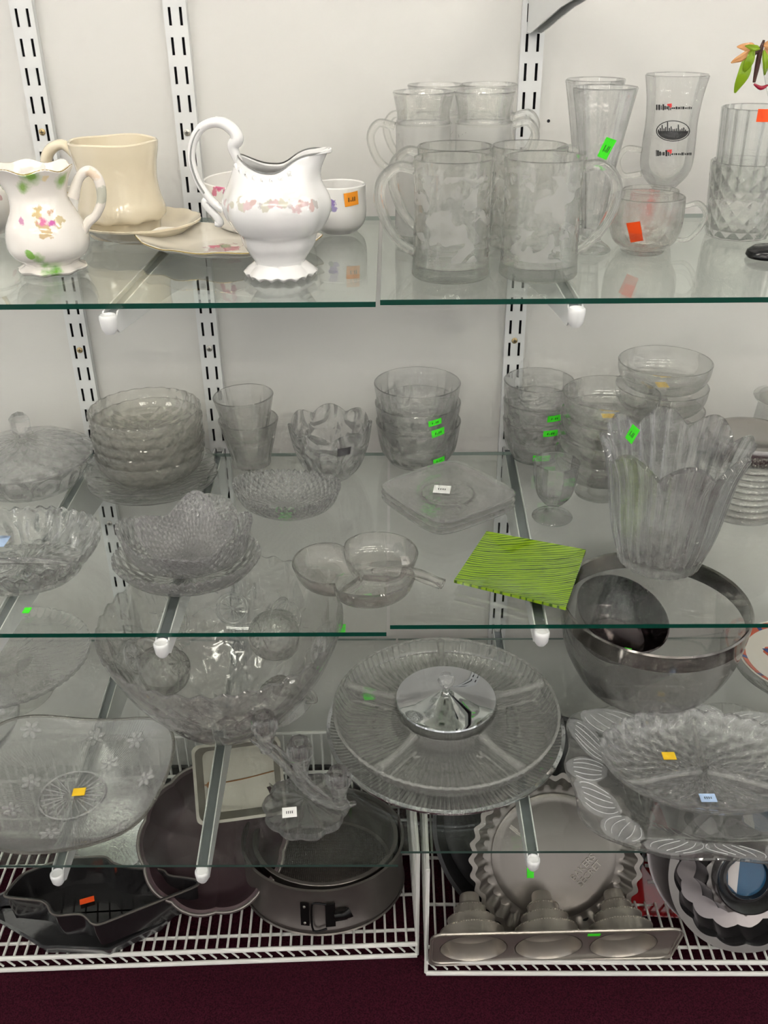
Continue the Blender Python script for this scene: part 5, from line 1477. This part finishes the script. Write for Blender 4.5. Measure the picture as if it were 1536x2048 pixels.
t = ware('divided_dish', 'oval cut crystal dish with three compartments, on the leaf etched platter', 'dish', pos2, lathe(vs[:-2]+tail+[(0, 0.005)], 320, odm, warp=lambda x, y, z: (x, y*ay/ax, z)), glass('diamond_cut_crystal', (0.988, 0.988, 0.985), 'cut', 24, 1.0, haze=0.07, dist=0.004), rot=R(-5))
for dv in (R(-90+58), R(-90-58), R(90)):
    obj('divider', tube([(f*ax*cos(dv), f*ay*sin(dv), z_) for f, z_ in ((0.04, 0.014), (0.4, 0.020), (0.75, 0.022), (0.93, 0.030))], [0.005, 0.0042, 0.0042, 0.003], 12, 6, 0.8), G_div, t, 'raised glass wall between compartments')
flat_sticker(t, 1416, 1596, pos2.z+0.009, 32, 15, M_blue)
flat_sticker(t, 1338, 1512, pos2.z+0.009, 26, 14, M_yellow, marks=False)

# decorated plate and glass plates at the right edge
pos = at_d(1592, 1.215, LOWZ)
s = pm(pos); zt = zat(pos.x, pos.y, 1318)-pos.z
a0 = 122*s
G_pp = glass('plain_plate_glass', (0.98, 0.985, 0.975), haze=0.03)
bowl_ = ware('glass_bowl', 'clear glass bowl at the right edge holding up the painted plate', 'bowl', pos, lathe(vessel([(a0*0.5, 0), (a0*0.55, 0.002), (a0*0.85, zt*0.4), (a0*1.05, zt-0.012)], 0.0035, 0.005), 120), G_pp)
t = thing('painted_plate', 'white plate with terracotta and blue painted border, cut by the right edge', 'plate', (pos.x, pos.y, pos.z+zt-0.008))
obj('plate', lathe(vessel([(a0*0.5, 0), (a0*0.55, 0.001), (a0*0.85, 0.005), (a0, 0.011)], 0.003, 0.0035), 144), porcelain('cream_plate_glaze', (0.55, 0.52, 0.46), []), t)
Mt = principled('terracotta_glaze', (0.42, 0.07, 0.03), 0.2, coat=0.5); Mbl = principled('cobalt_glaze', (0.03, 0.04, 0.16), 0.2, coat=0.5)
def ringseg(r0_, r1_, t0, t1, z0_, z1_, mat, name):
    n = 10; V, FC = [], []
    for i in range(n+1):
        th = t0+(t1-t0)*i/n
        V += [(r0_*cos(th), r0_*sin(th), z0_), (r1_*cos(th), r1_*sin(th), z1_), (r1_*cos(th), r1_*sin(th), z1_+0.0004), (r0_*cos(th), r0_*sin(th), z0_+0.0004)]
    for i in range(n):
        for k_ in range(4): FC.append((i*4+k_, i*4+(k_+1) % 4, (i+1)*4+(k_+1) % 4, (i+1)*4+k_))
    FC += [(0, 1, 2, 3), (n*4+3, n*4+2, n*4+1, n*4)]
    return obj(name, [V, FC, [None]*len(FC), None], mat, t, smooth=30)
for q in range(12):
    t0 = 2*pi*q/12
    ringseg(a0*0.87, a0*0.965, t0, t0+2*pi/12-0.09, 0.0088, 0.0128, Mt, 'terracotta_band'); ringseg(a0*0.87, a0*0.965, t0+2*pi/12-0.085, t0+2*pi/12-0.005, 0.0088, 0.0128, Mbl, 'blue_dash')
for q in range(6):
    a_ = q*pi/3+0.5
    M_ = Matrix.Rotation(a_, 4, 'Z')
    g = prism([(a0*0.45, -a0*0.16), (a0*0.72, 0), (a0*0.45, a0*0.16)], 0.0038, 0.0045); obj('leaf_motif', xf(g, M_), Mt, t, smooth=0)
    g = prism([(a0*0.49, -a0*0.08), (a0*0.62, 0), (a0*0.49, a0*0.08)], 0.0045, 0.0049); obj('leaf_motif', xf(g, M_), Mbl, t, smooth=0)
# ================================================================== BAKEWARE ON THE WIRE RACKS
M_dg = principled('dark_grey_nonstick', (0.165, 0.147, 0.135), 0.28, metal=0.7, var=0.1, bump=0.03, bscale=300)
M_blk = principled('black_nonstick', (0.020, 0.019, 0.020), 0.20, metal=0.2, coat=0.4)
M_brn = principled('warm_grey_nonstick', (0.27, 0.245, 0.225), 0.33, metal=0.75, var=0.05)
M_tan = principled('pewter_nonstick', (0.42, 0.385, 0.34), 0.30, metal=0.75, var=0.05)
M_foil = principled('aluminium_foil', (0.66, 0.66, 0.67), 0.18, metal=1.0, bump=0.15, bscale=150)
M_alu = principled('dull_aluminium', (0.34, 0.32, 0.28), 0.45, metal=0.7, var=0.2, bscale=60)
M_rust = principled('rust', (0.30, 0.12, 0.03), 0.8)
M_purple = principled('aubergine_nonstick', (0.060, 0.034, 0.040), 0.30, metal=0.3)
RZ = RACKZ+0.0005
def pan_prof(Rr, h, t, lip=0.006, rb=0.93):
    return [(0, 0), (Rr*rb*0.97, 0), (Rr*rb, 0.003), (Rr, h), (Rr+lip, h), (Rr+lip+0.0008, h+0.001), (Rr+lip, h+0.002), (Rr-t, h+0.002), (Rr*rb-t, 0.004), (Rr*rb*0.95-t, t), (0, t)]
# springform pan
pos = at_d(650, 1.150, RZ)
pos.z += 0.0255
Rs = 0.137; hs = 0.088
t = thing('springform_pan', 'dark grey round springform pan with black buckle on the left rack', 'springform pan', pos, (R(-10), 0, 0))
obj('base', lathe([(0, 0), (Rs+0.003, 0), (Rs+0.005, 0.002), (Rs+0.003, 0.004), (0, 0.004)], 144), M_dg, t)
obj('side_ring', lathe([(Rs, 0.004), (Rs+0.003, 0.008), (Rs+0.003, 0.012), (Rs, 0.016), (Rs, hs-0.004), (Rs+0.004, hs-0.002), (Rs+0.004, hs+0.001), (Rs, hs+0.002), (Rs-0.001, hs), (Rs-0.001, 0.004), (Rs, 0.004)], 160), M_dg, t)
a_ = R(-86)
bk = thing('x', 'x', 'x') if False else None
def BM(dx, dy, dz, sx, sy, sz, rz=0.0):      # plate on the wall of the pan: dx along the wall
    th = a_+dx/Rs; return xf(box((0, 0, 0), (sx, sy, sz)), Matrix.Translation(((Rs+0.004+dy)*cos(th), (Rs+0.004+dy)*sin(th), dz)) @ Matrix.Rotation(th+pi/2, 4, 'Z') @ Matrix.Rotation(rz, 4, 'Y'))
M_bk = principled('black_steel_buckle', (0.012, 0.012, 0.012), 0.3, metal=0.6)
buckle = obj('buckle', BM(0.010, 0.002, 0.044, 0.016, 0.004, 0.044), M_bk, t, 'black steel buckle', smooth=20)
obj('hinge_plate', BM(-0.030, 0, 0.044, 0.014, 0.0025, 0.044), M_bk, buckle, smooth=20)
obj('lever_block', BM(0.026, 0.004, 0.044, 0.020, 0.008, 0.018), M_bk, buckle, smooth=20)
def WP(dx, dy, dz): th = a_+dx/Rs; return ((Rs+0.004+dy)*cos(th), (Rs+0.004+dy)*sin(th), dz)
obj('wire_loop', tube([WP(0.004, 0.005, 0.020), WP(-0.012, 0.006, 0.016), WP(-0.018, 0.006, 0.024), WP(-0.018, 0.006, 0.064), WP(-0.012, 0.006, 0.072), WP(0.004, 0.005, 0.068)], 0.0018, 8, 5), M_bk, buckle)
obj('lever', tube([WP(0.016, 0.007, 0.044), WP(0.030, 0.010, 0.046), WP(0.040, 0.010, 0.050)], [0.005, 0.007, 0.010], 16, 4, 0.6), M_bk, buckle)
for dx, dz in ((-0.030, 0.028), (-0.030, 0.060), (0.010, 0.028), (0.010, 0.060)):
    th = a_+dx/Rs
    g = xf(lathe([(0, 0), (0.0024, 0), (0.0016, 0.0014), (0, 0.0018)], 10), Matrix.Translation(((Rs+0.0062)*cos(th), (Rs+0.0062)*sin(th), dz)) @ Matrix.Rotation(th, 4, 'Z') @ Matrix.Rotation(pi/2, 4, 'Y'))
    obj('rivet', g, M_screw, buckle)
def waffle():
    k = NT('textured_dark_pan_floor'); b = k.n('ShaderNodeBsdfPrincipled'); b.inputs['Base Color'].default_value = (0.12, 0.105, 0.095, 1); b.inputs['Metallic'].default_value = 0.7; b.inputs['Roughness'].default_value = 0.32
    tc = k.n('ShaderNodeTexCoord'); sp_ = k.n('ShaderNodeSeparateXYZ'); k.l(tc.outputs['Object'], sp_.inputs[0])
    h = k.math('MULTIPLY', k.math('SINE', k.math('MULTIPLY', k.math('ADD', sp_.outputs[0], sp_.outputs[1]), 900)), k.math('SINE', k.math('MULTIPLY', k.math('SUBTRACT', sp_.outputs[0], sp_.outputs[1]), 900)))
    bp = k.n('ShaderNodeBump'); bp.inputs['Strength'].default_value = 0.7; bp.inputs['Distance'].default_value = 0.001; k.l(h, bp.inputs['Height']); k.l(bp.outputs[0], b.inputs['Normal']); k.l(b.outputs[0], k.out.inputs[0]); return k.m
p2 = Vector((pos.x+0.004, pos.y+0.012, pos.z+0.020))
Ri = 0.120
t = thing('cake_pan', 'round dark grey cake pan with waffle textured floor nested in the springform pan', 'cake pan', p2, (R(-10), 0, 0))
obj('pan', lathe(pan_prof(Ri, 0.058, 0.001, 0.006, 0.96), 144), M_dg, t)
obj('floor', lathe([(0, 0.0012), (Ri*0.90, 0.0012), (Ri*0.90, 0.0022), (0, 0.0022)], 96), waffle(), t, 'waffle textured pan floor')

# house / train shaped black novelty pan
zr = RACKZ+0.098
poly_px = [(8, 1788), (40, 1752), (58, 1742), (134, 1716), (214, 1713), (226, 1728), (262, 1736), (328, 1739), (336, 1752), (368, 1755), (398, 1760), (398, 1772), (196, 1852), (182, 1848), (176, 1840), (162, 1828), (104, 1834), (92, 1804), (10, 1796)]
P3 = [at_z(x, y, zr) for x, y in poly_px][::-1]
cx = sum(p.x for p in P3)/len(P3); cy = sum(p.y for p in P3)/len(P3)
base_z = RACKZ+0.040
def rounded(pts, k=6, cut=0.22):
    out = []; n = len(pts)
    for i in range(n):
        a = Vector(pts[i-1]); b = Vector(pts[i]); c = Vector(pts[(i+1) % n])
        d1 = min(0.42, 0.016/max(1e-4, (a-b).length)); d2 = min(0.42, 0.016/max(1e-4, (c-b).length))
        p0 = b+(a-b)*d1; p2_ = b+(c-b)*d2
        for j in range(k+1):
            u = j/k; out.append(tuple((1-u)**2*p0[q]+2*u*(1-u)*b[q]+u*u*p2_[q] for q in range(2)))
    return out
def inset(pts, d):
    out = []; n = len(pts)
    ar = sum(pts[i-1][0]*pts[i][1]-pts[i][0]*pts[i-1][1] for i in range(n))
    sgn = 1 if ar > 0 else -1
    for i in range(n):
        a, b, c = pts[i-2], pts[i], pts[(i+2) % n]
        t_ = Vector((c[0]-a[0], c[1]-a[1])).normalized(); nn = Vector((-t_.y, t_.x))*sgn
        out.append((b[0]+nn.x*d, b[1]+nn.y*d))
    return out
def loft(loops, cap0=True, cap1=True):
    n = len(loops[0]); V = [v for l in loops for v in l]; FC = []
    for a in range(len(loops)-1):
        for i in range(n):
            FC.append((a*n+i, a*n+(i+1) % n, (a+1)*n+(i+1) % n, (a+1)*n+i))
    if cap0: FC.append(tuple(range(n))[::-1])
    if cap1: FC.append(tuple(range((len(loops)-1)*n, len(loops)*n)))
    return [V, FC, [None]*len(FC), None]
out2 = rounded([(p.x-cx, p.y-cy) for p in P3])
hp_ = zr-base_z
def lv(pts, z): return [(a, b, z) for a, b in pts]
i1, i2, i3 = inset(out2, 0.004), inset(out2, 0.008), inset(out2, 0.010)
t = thing('novelty_pan', 'glossy black shaped novelty cake pan with a small red sticker, left rack', 'cake pan', (cx, cy, base_z))
obj('pan', loft([lv(i2, 0), lv(i1, hp_*0.5), lv(inset(out2, 0.003), hp_-0.001), lv(out2, hp_-0.001), lv(out2, hp_+0.001), lv(inset(out2, 0.0042), hp_+0.001), lv(inset(out2, 0.0058), hp_*0.5), lv(inset(out2, 0.0092), 0.002)]), M_blk, t)
obj('rolled_rim', tube([(a, b, hp_+0.001) for a, b in out2]+[(out2[0][0], out2[0][1], hp_+0.001)], 0.0017, 8, 1, cap=False), M_dg, t, 'shiny rolled edge')
gr = []
for q in range(8):
    x0 = -0.075+q*0.020
    gr.append(tube([(x0, 0.032-q*0.002, 0.002), (x0+0.012, -0.030+q*0.003, 0.002)], 0.003, 8, 1, flat=0.5))
obj('floor_ridges', join(*gr), M_blk, t)
flat_sticker(t, 174, 1801, base_z+0.0065, 28, 10, M_redor, roll=0.35, marks=False)
F4 = [at_z(x, y, RZ+0.02) for x, y in ((-20, 1800), (60, 1760), (330, 1765), (375, 1800), (330, 1850), (215, 1905), (90, 1900), (0, 1850))][::-1]
sc = rounded([(p.x-cx, p.y-cy) for p in F4])
t = thing('foil_pan', 'crumpled smoky grey foil pan under the black novelty pan', 'foil pan', (cx, cy, RZ))
o2b = [(a*(1+0.02*sin(i*0.9)), b*(1+0.03*cos(i*0.7))) for i, (a, b) in enumerate(sc)]
obj('pan', loft([lv(inset(o2b, 0.009), 0), lv(inset(o2b, 0.003), 0.022), lv(o2b, 0.023), lv(o2b, 0.0245), lv(inset(o2b, 0.0045), 0.0245), lv(inset(o2b, 0.010), 0.002)]), principled('smoky_foil', (0.25, 0.25, 0.26), 0.22, metal=0.85, bump=0.4, bscale=60), t)

# round foil pan
pos = at_d(238, 1.235, RZ)
t = thing('foil_pie_pan', 'round silver foil pie pan with crimped side behind the black novelty pan', 'foil pan', (pos.x, pos.y-0.01, RZ+0.045), (R(28), 0, 0))
Rf = 0.092
obj('pan', lathe([(0, 0), (Rf*0.72, 0), (Rf*0.76, 0.002), (Rf*0.96, 0.028), (Rf, 0.029), (Rf+0.002, 0.031), (Rf-0.001, 0.032), (Rf*0.95, 0.0295), (Rf*0.75, 0.003), (Rf*0.70, 0.0012), (0, 0.0012)], 288, lambda th, r, z, i: (r*(1+0.012*cos(48*th)) if 2 < i < 9 else r, z)), M_foil, t)

# big fluted dark pan with aubergine inside
Rd = 0.120
c_ = at_z(428, 1672, RACKZ+0.137)
t = thing('fluted_pan', 'large dark grey fluted cake pan with aubergine inside, leaning on the left rack', 'cake pan', c_, (R(30), R(0), R(8)))
def flm(th, r, z, i): return (r*(1+0.045*abs(cos(5*th))**0.8-0.02) if r > Rd*0.3 else r, z)
g1 = lathe([(0, -0.052), (Rd*0.66, -0.052), (Rd*0.74, -0.047), (Rd*0.90, -0.018), (Rd*0.97, -0.002), (Rd+0.006, -0.002), (Rd+0.007, 0), (Rd+0.006, 0.001)], 240, flm)
g2 = lathe([(Rd+0.006, 0.001), (Rd*0.965, 0.0005), (Rd*0.89, -0.017), (Rd*0.73, -0.045), (Rd*0.65, -0.050), (0, -0.050)], 240, flm)
g1[3] = [0]*len(g1[1]); g2[3] = [1]*len(g2[1])
obj('pan', join(g1, g2), [M_dg, M_purple], t)
obj('rolled_rim', tube([(flm(a, Rd+0.0035, 0, 0)[0]*cos(a), flm(a, Rd+0.0035, 0, 0)[0]*sin(a), 0.0006) for a in [2*pi*q/200 for q in range(201)]], 0.0022, 8, 1), M_brn, t, 'lighter grey rolled rim')

# old aluminium tin standing in it
c_ = at_z(478, 1560, RACKZ+0.215)
t = thing('loaf_tin', 'old square aluminium tin with rusty folded corners, standing in the fluted pan', 'baking tin', c_, (R(50), 0, R(10)))
W1, H1, dp = 0.072, 0.062, 0.040
def rr(w_, h_, z, r_=0.012):
    out = []
    for cxx, cyy, a0_ in ((w_-r_, h_-r_, 0), (-w_+r_, h_-r_, 90), (-w_+r_, -h_+r_, 180), (w_-r_, -h_+r_, 270)):
        for k_ in range(5): a = R(a0_+k_*22.5); out.append((cxx+r_*cos(a), cyy+r_*sin(a), z))
    return out
obj('tin', loft([rr(W1*0.86, H1*0.86, -dp), rr(W1, H1, -0.001), rr(W1+0.004, H1+0.004, -0.001), rr(W1+0.004, H1+0.004, 0.001), rr(W1-0.001, H1-0.001, 0.001), rr(W1*0.85, H1*0.85, -dp+0.0012)]), M_alu, t)
fold = []
for (xa, ya, xb, yb) in ((-W1*0.84, -H1*0.10, W1*0.84, H1*0.05),):
    fold.append(tube([(xa, ya+0.002, -dp+0.0022), ((xa+xb)/2, ya+0.004, -dp+0.003), (xb, yb+0.002, -dp+0.0022)], 0.0011, 6, 4))
obj('rust_line', join(*fold), M_rust, t, 'brown rust along the folded seam')
obj('rust_spot', xf(lathe([(0, 0), (0.006, 0.0001), (0, 0.0006)], 12), Matrix.Translation((-W1*0.72, -H1*0.08, -dp+0.002))), M_rust, t)

# ------------------------------------------------------------------ right rack
def leandisc(px, py, Rr, phi, back=0.0):
    cz = RZ+Rr*sin(phi)+back
    return at_z(px, py, cz)
# grey pizza pan behind the ring pan
phi = R(62)
c_ = leandisc(1500, 1742, 0.150, phi, 0.006)
t = thing('pizza_pan', 'flat pinkish grey round pan leaning behind the black ring pan, right rack', 'baking pan', c_+Vector((0, 0.050, 0.0)), (phi, 0, 0))
obj('pan', lathe([(0, -0.008), (0.14, -0.008), (0.150, 0.0), (0.156, 0), (0.156, 0.0014), (0.149, 0.0014), (0.139, -0.0068), (0, -0.0068)], 144), principled('pinkish_grey_metal', (0.30, 0.27, 0.275), 0.3, metal=0.6), t)
# ring (bundt) pan
c_ = leandisc(1492, 1752, 0.126, phi, 0.008)
t = thing('ring_pan', 'glossy black fluted ring cake pan leaning at the right edge of the rack', 'ring cake pan', c_, (phi, 0, 0))
Ro, Ra, Rb = 0.126, 0.108, 0.067
def lob(th, r, z, i):
    k_ = abs(cos(7*th))
    if r > 0.045 and i in (2, 3, 4, 5, 6, 7): r = r+0.006*k_*(1 if r > 0.075 else -1)
    return r, z-0.004*k_*(1 if i in (3, 4, 5, 6) else 0)
pl_ = [(Ro+0.001, -0.0012), (Ro+0.001, 0.0004), (Ra, 0.0004), (Ra-0.006, -0.022), (Ra-0.012, -0.037), (0.086, -0.042), (Rb+0.009, -0.036), (Rb+0.004, -0.020), (Rb, 0.0)]
pl_ = spl(pl_[2:], 4)
g = lathe([(Ro+0.001, -0.0012), (Ro+0.001, 0.0004), (Ra+0.004, 0.0006)], 224, lambda th, r, z, i: (r+(0.006*abs(cos(7*th)) if i == 2 else 0), z)); g[3] = [0]*len(g[1])
def lob2(th, r, z, i):
    k_ = abs(cos(7*th)); w_ = sm(0.0, -0.006, z)
    e_ = 0.006*k_*(1 if r > 0.086 else -1)*(1-0.3*w_)
    return r+e_, z-0.005*k_*w_
pts = [(Ra+0.004, 0.0006)]+pl_[1:]
g2 = lathe(pts, 224, lob2); g2[3] = [1]*len(g2[1])
g3 = lathe([(Rb-0.0, 0.0), (Rb-0.006, 0.0012), (0.050, 0.0012), (0.038, 0.010), (0.0352, 0.010), (0.033, 0.0), (0.030, -0.030), (0.029, -0.030), (0.030, 0.0)], 96, lambda th, r, z, i: (r-(0.006*abs(cos(7*th)) if i == 0 else 0), z)); g3[3] = [0]*24*0+[0]*len(g3[1])
for n_, f_ in enumerate(g3[1]):
    if n_ >= 96*2: g3[3][n_] = 1
M_ringflat = principled('satin_grey_flange', (0.24, 0.225, 0.215), 0.35, metal=0.7)
obj('pan', join(g, g2, g3), [M_ringflat, M_blk], t)
tb = obj('centre_tube', lathe([(0.0575, 0.0015), (0.056, 0.020), (0.054, 0.021), (0.037, 0.006), (0.036, 0.0), (0.038, -0.001), (0.0575, 0.0015)], 96), M_blk, t, 'black conical tube in the centre of the ring')
# blue plastic lid seen through the tube
q0 = c_+Vector((0, 0.004, 0.0))
t2 = thing('plastic_tub', 'blue and white plastic tub seen through the centre of the ring pan', 'tub', c_, (phi, 0, 0))
obj('tub', lathe([(0, -0.040), (0.031, -0.040), (0.0335, -0.006), (0.0345, -0.003), (0.0335, 0.0), (0, 0.002)], 72), principled('blue_plastic', (0.01, 0.07, 0.15), 0.15, coat=0.3), t2)
obj('white_label', [[(-0.030, -0.013, 0.0012), (-0.030, 0.013, 0.0012), (-0.010, 0.031, 0.0012), (-0.016, -0.028, 0.0012), (-0.030, -0.013, 0.0018), (-0.030, 0.013, 0.0018), (-0.010, 0.031, 0.0018), (-0.016, -0.028, 0.0018)], [(0, 1, 2, 3), (7, 6, 5, 4), (0, 4, 5, 1), (1, 5, 6, 2), (2, 6, 7, 3), (3, 7, 4, 0)], [None]*6, None], principled('pale_label', (0.5, 0.47, 0.46), 0.3), t2, smooth=0)
# red box
q0 = at_z(1322, 1900, RZ)
t = tag(obj('red_box', join(box((0, 0.06, 0.09), (0.105, 0.012, 0.18))), principled('glossy_red_card', (0.33, 0.008, 0.012), 0.08, coat=1.0), loc=(q0.x+0.005, q0.y+0.02, RZ), smooth=0), 'narrow glossy red box standing between the tart pan and ring pan', 'box')
t.rotation_euler = (R(-30), 0, R(-4))
t.location = (q0.x+0.016, q0.y+0.035, RZ+0.004)
stp = []
for q, (z_, w1) in enumerate([(0.158, 0.026), (0.140, 0.034), (0.100, 0.060), (0.088, 0.060), (0.060, 0.05)]):
    stp.append(box((0.004, 0.0536, z_), (w1, 0.0006, 0.006 if q != 2 else 0.010)))
obj('painted_glints', join(*stp), M_white, t, smooth=0)  # lamp reflections on the glossy red, painted as white bars

# big black pan, fluted tart pan
phi = R(60)
Rk = 0.178
c_ = leandisc(1088, 1682, Rk, phi, 0.004)
t = thing('round_pan', 'very large black round pan leaning behind the tart pan, right rack', 'baking pan', c_+Vector((0, 0.035, 0.004)), (phi, 0, 0))
obj('pan', lathe([(0, -0.036), (Rk*0.90, -0.036), (Rk*0.93, -0.033), (Rk, 0.0), (Rk+0.006, 0.0), (Rk+0.006, 0.0015), (Rk-0.001, 0.0015), (Rk*0.92, -0.032), (Rk*0.89, -0.0345), (0, -0.0345)], 160), principled('charcoal_nonstick', (0.030, 0.029, 0.031), 0.33, metal=0.4), t)
Rt = 0.137
c_ = leandisc(1118, 1756, Rt, phi, 0.004)
def tf(th, r, z, i): return (r*(1+0.022*cos(34*th)) if r > Rt*0.85 else r, z)
t = thing('tart_pan', 'grey fluted tart pan with embossed lettering and a green sticker', 'tart pan', c_+Vector((0, 0.035, 0.002)), (phi, 0, 0))
obj('pan', lathe([(0, -0.024), (Rt*0.80, -0.024), (Rt*0.86, -0.022), (Rt*0.985, -0.001), (Rt*1.04, 0.0), (Rt*1.04, 0.0012), (Rt*0.975, 0.0008), (Rt*0.855, -0.0205), (Rt*0.80, -0.0225), (0, -0.0225)], 340, tf), M_brn, t)
obj('raised_centre', lathe([(0, -0.0222), (Rt*0.77, -0.0222), (Rt*0.765, -0.0185), (Rt*0.74, -0.0172), (Rt*0.66, -0.0172), (Rt*0.64, -0.0185), (0, -0.0185)], 160), M_brn, t, 'flat raised centre disc')
def text_mesh(body, size, ext):
    cu = bpy.data.curves.new('lettering', 'FONT'); cu.body = body; cu.size = size; cu.extrude = ext; cu.align_x = 'CENTER'; cu.space_line = 0.95
    o = bpy.data.objects.new('lettering', cu); COL.objects.link(o); bpy.context.view_layer.update()
    me = bpy.data.meshes.new_from_object(o.evaluated_get(bpy.context.evaluated_depsgraph_get())); bpy.data.objects.remove(o); return me
me = text_mesh('BAKERS\nSECRET', 0.0160, 0.0012); me.materials.clear(); me.materials.append(M_tan)
lt = bpy.data.objects.new('embossed_lettering', me); COL.objects.link(lt); lt.parent = t
lt.location = (0.052, -0.022, -0.0175); lt.rotation_euler = (0, 0, R(48))
obj('price_sticker', box((-0.040, -0.026, -0.0180), (0.0115, 0.021, 0.0008)), M_green, t, smooth=0)
em = []
for q in range(3): em.append(box((-0.072+0.004*q, 0.052-0.006*q, -0.0181), (0.030, 0.0016, 0.0008), rot=Matrix.Rotation(R(-38), 3, 'Z')))
obj('embossed_mark', join(*em), M_tan, t, smooth=0)

# tiered wedding cake mould
c_ = at_z(1107, 1893, RZ+0.056)
Wt, Ht = 0.196, 0.060
phi2 = R(-74)     # openings look to the front, tiers point back
t = thing('tiered_cake_mould', 'pewter mould pan with three tiered cake cups, standing on the rack front', 'cake mould', c_, (phi2, 0, R(1.5)))
Mx = Matrix.Identity(4)
# sheet with three holes: plate outline and cups are lofted separately
cupx = (-0.128, -0.008, 0.112); Rc1 = 0.054
def sheet():
    V, FC = [], []
    nseg = 48
    gs = []
    bounds = [-Wt, (cupx[0]+cupx[1])/2, (cupx[1]+cupx[2])/2, Wt]
    for ci, cx_ in enumerate(cupx):
        x0, x1 = bounds[ci], bounds[ci+1]
        outer = []
        for k_ in range(nseg):
            a = 2*pi*k_/nseg; dx, dy = cos(a), sin(a)
            tx = ((x1-cx_) if dx > 0 else (x0-cx_))/dx if abs(dx) > 1e-6 else 1e9
            ty = (Ht if dy > 0 else -Ht)/dy if abs(dy) > 1e-6 else 1e9
            q = min(tx, ty); outer.append((cx_+dx*q, dy*q))
        ring = [(cx_+Rc1*cos(2*pi*k_/nseg), Rc1*sin(2*pi*k_/nseg)) for k_ in range(nseg)]
        for zz, flip in ((0, False), (0.0012, True)):
            o = len(V); V += [(a, b, zz) for a, b in outer]+[(a, b, zz) for a, b in ring]
            for k_ in range(nseg):
                f = (o+k_, o+(k_+1) % nseg, o+nseg+(k_+1) % nseg, o+nseg+k_); FC.append(f[::-1] if not flip else f)
    return [V, FC, [None]*len(FC), None]
edge = []
pp_ = [(x, y, 0.0) for x, y, _ in rr(Wt, Ht, 0, 0.02)]
rimt = tube(pp_+[pp_[0]], 0.0028, 8, 1, cap=False)
lipg = loft([rr(Wt, Ht, 0.0, 0.02), rr(Wt+0.003, Ht+0.003, -0.004, 0.02), rr(Wt+0.0018, Ht+0.0018, -0.004, 0.02), rr(Wt-0.001, Ht-0.001, 0.0006, 0.02)], False, False)
obj('sheet', join(sheet(), lipg, rimt), M_tan, t)
tiers = [(Rc1, 0.0), (0.0525, 0.004), (0.0505, 0.026), (0.0435, 0.028), (0.0395, 0.030), (0.0375, 0.046), (0.0300, 0.048), (0.0265, 0.050), (0.0250, 0.064), (0.0235, 0.066), (0.0175, 0.068), (0.0162, 0.082), (0.0145, 0.085), (0, 0.0855)]
inner_ = [(max(0, a-0.0012), b-0.0012) for a, b in tiers]
tp = tiers+[(0, 0.0843)]+inner_[-2::-1]
cm_ = None
for cx_ in cupx:
    if cm_ is None:
        cm_ = obj('cake_cup', lathe(tp, 96, smooth) if False else lathe(tp, 96), M_tan, t, loc=(cx_, 0, 0.001))
        for (r_, z_) in ((0.0512, 0.0262), (0.0382, 0.0462), (0.0255, 0.0645)):
            n_ = int(2*pi*r_/0.0042)
            bd = join(*[xf(lathe([(0, 0.0014), (0.0016, 0), (0, -0.0014)], 6), Matrix.Translation((r_*cos(2*pi*k_/n_), r_*sin(2*pi*k_/n_), z_-0.002))) for k_ in range(n_)])
            obj('bead_ring', bd, M_tan, cm_)
        kids = list(cm_.children)
    else:
        c2 = cm_.copy(); COL.objects.link(c2); c2.parent = t; c2.location = (cx_, 0, 0.001)
        for kk in kids: c3 = kk.copy(); COL.objects.link(c3); c3.parent = c2
obj('price_sticker', box((0.058, -0.045, -0.0006), (0.020, 0.008, 0.0006)), M_green, t, smooth=0)
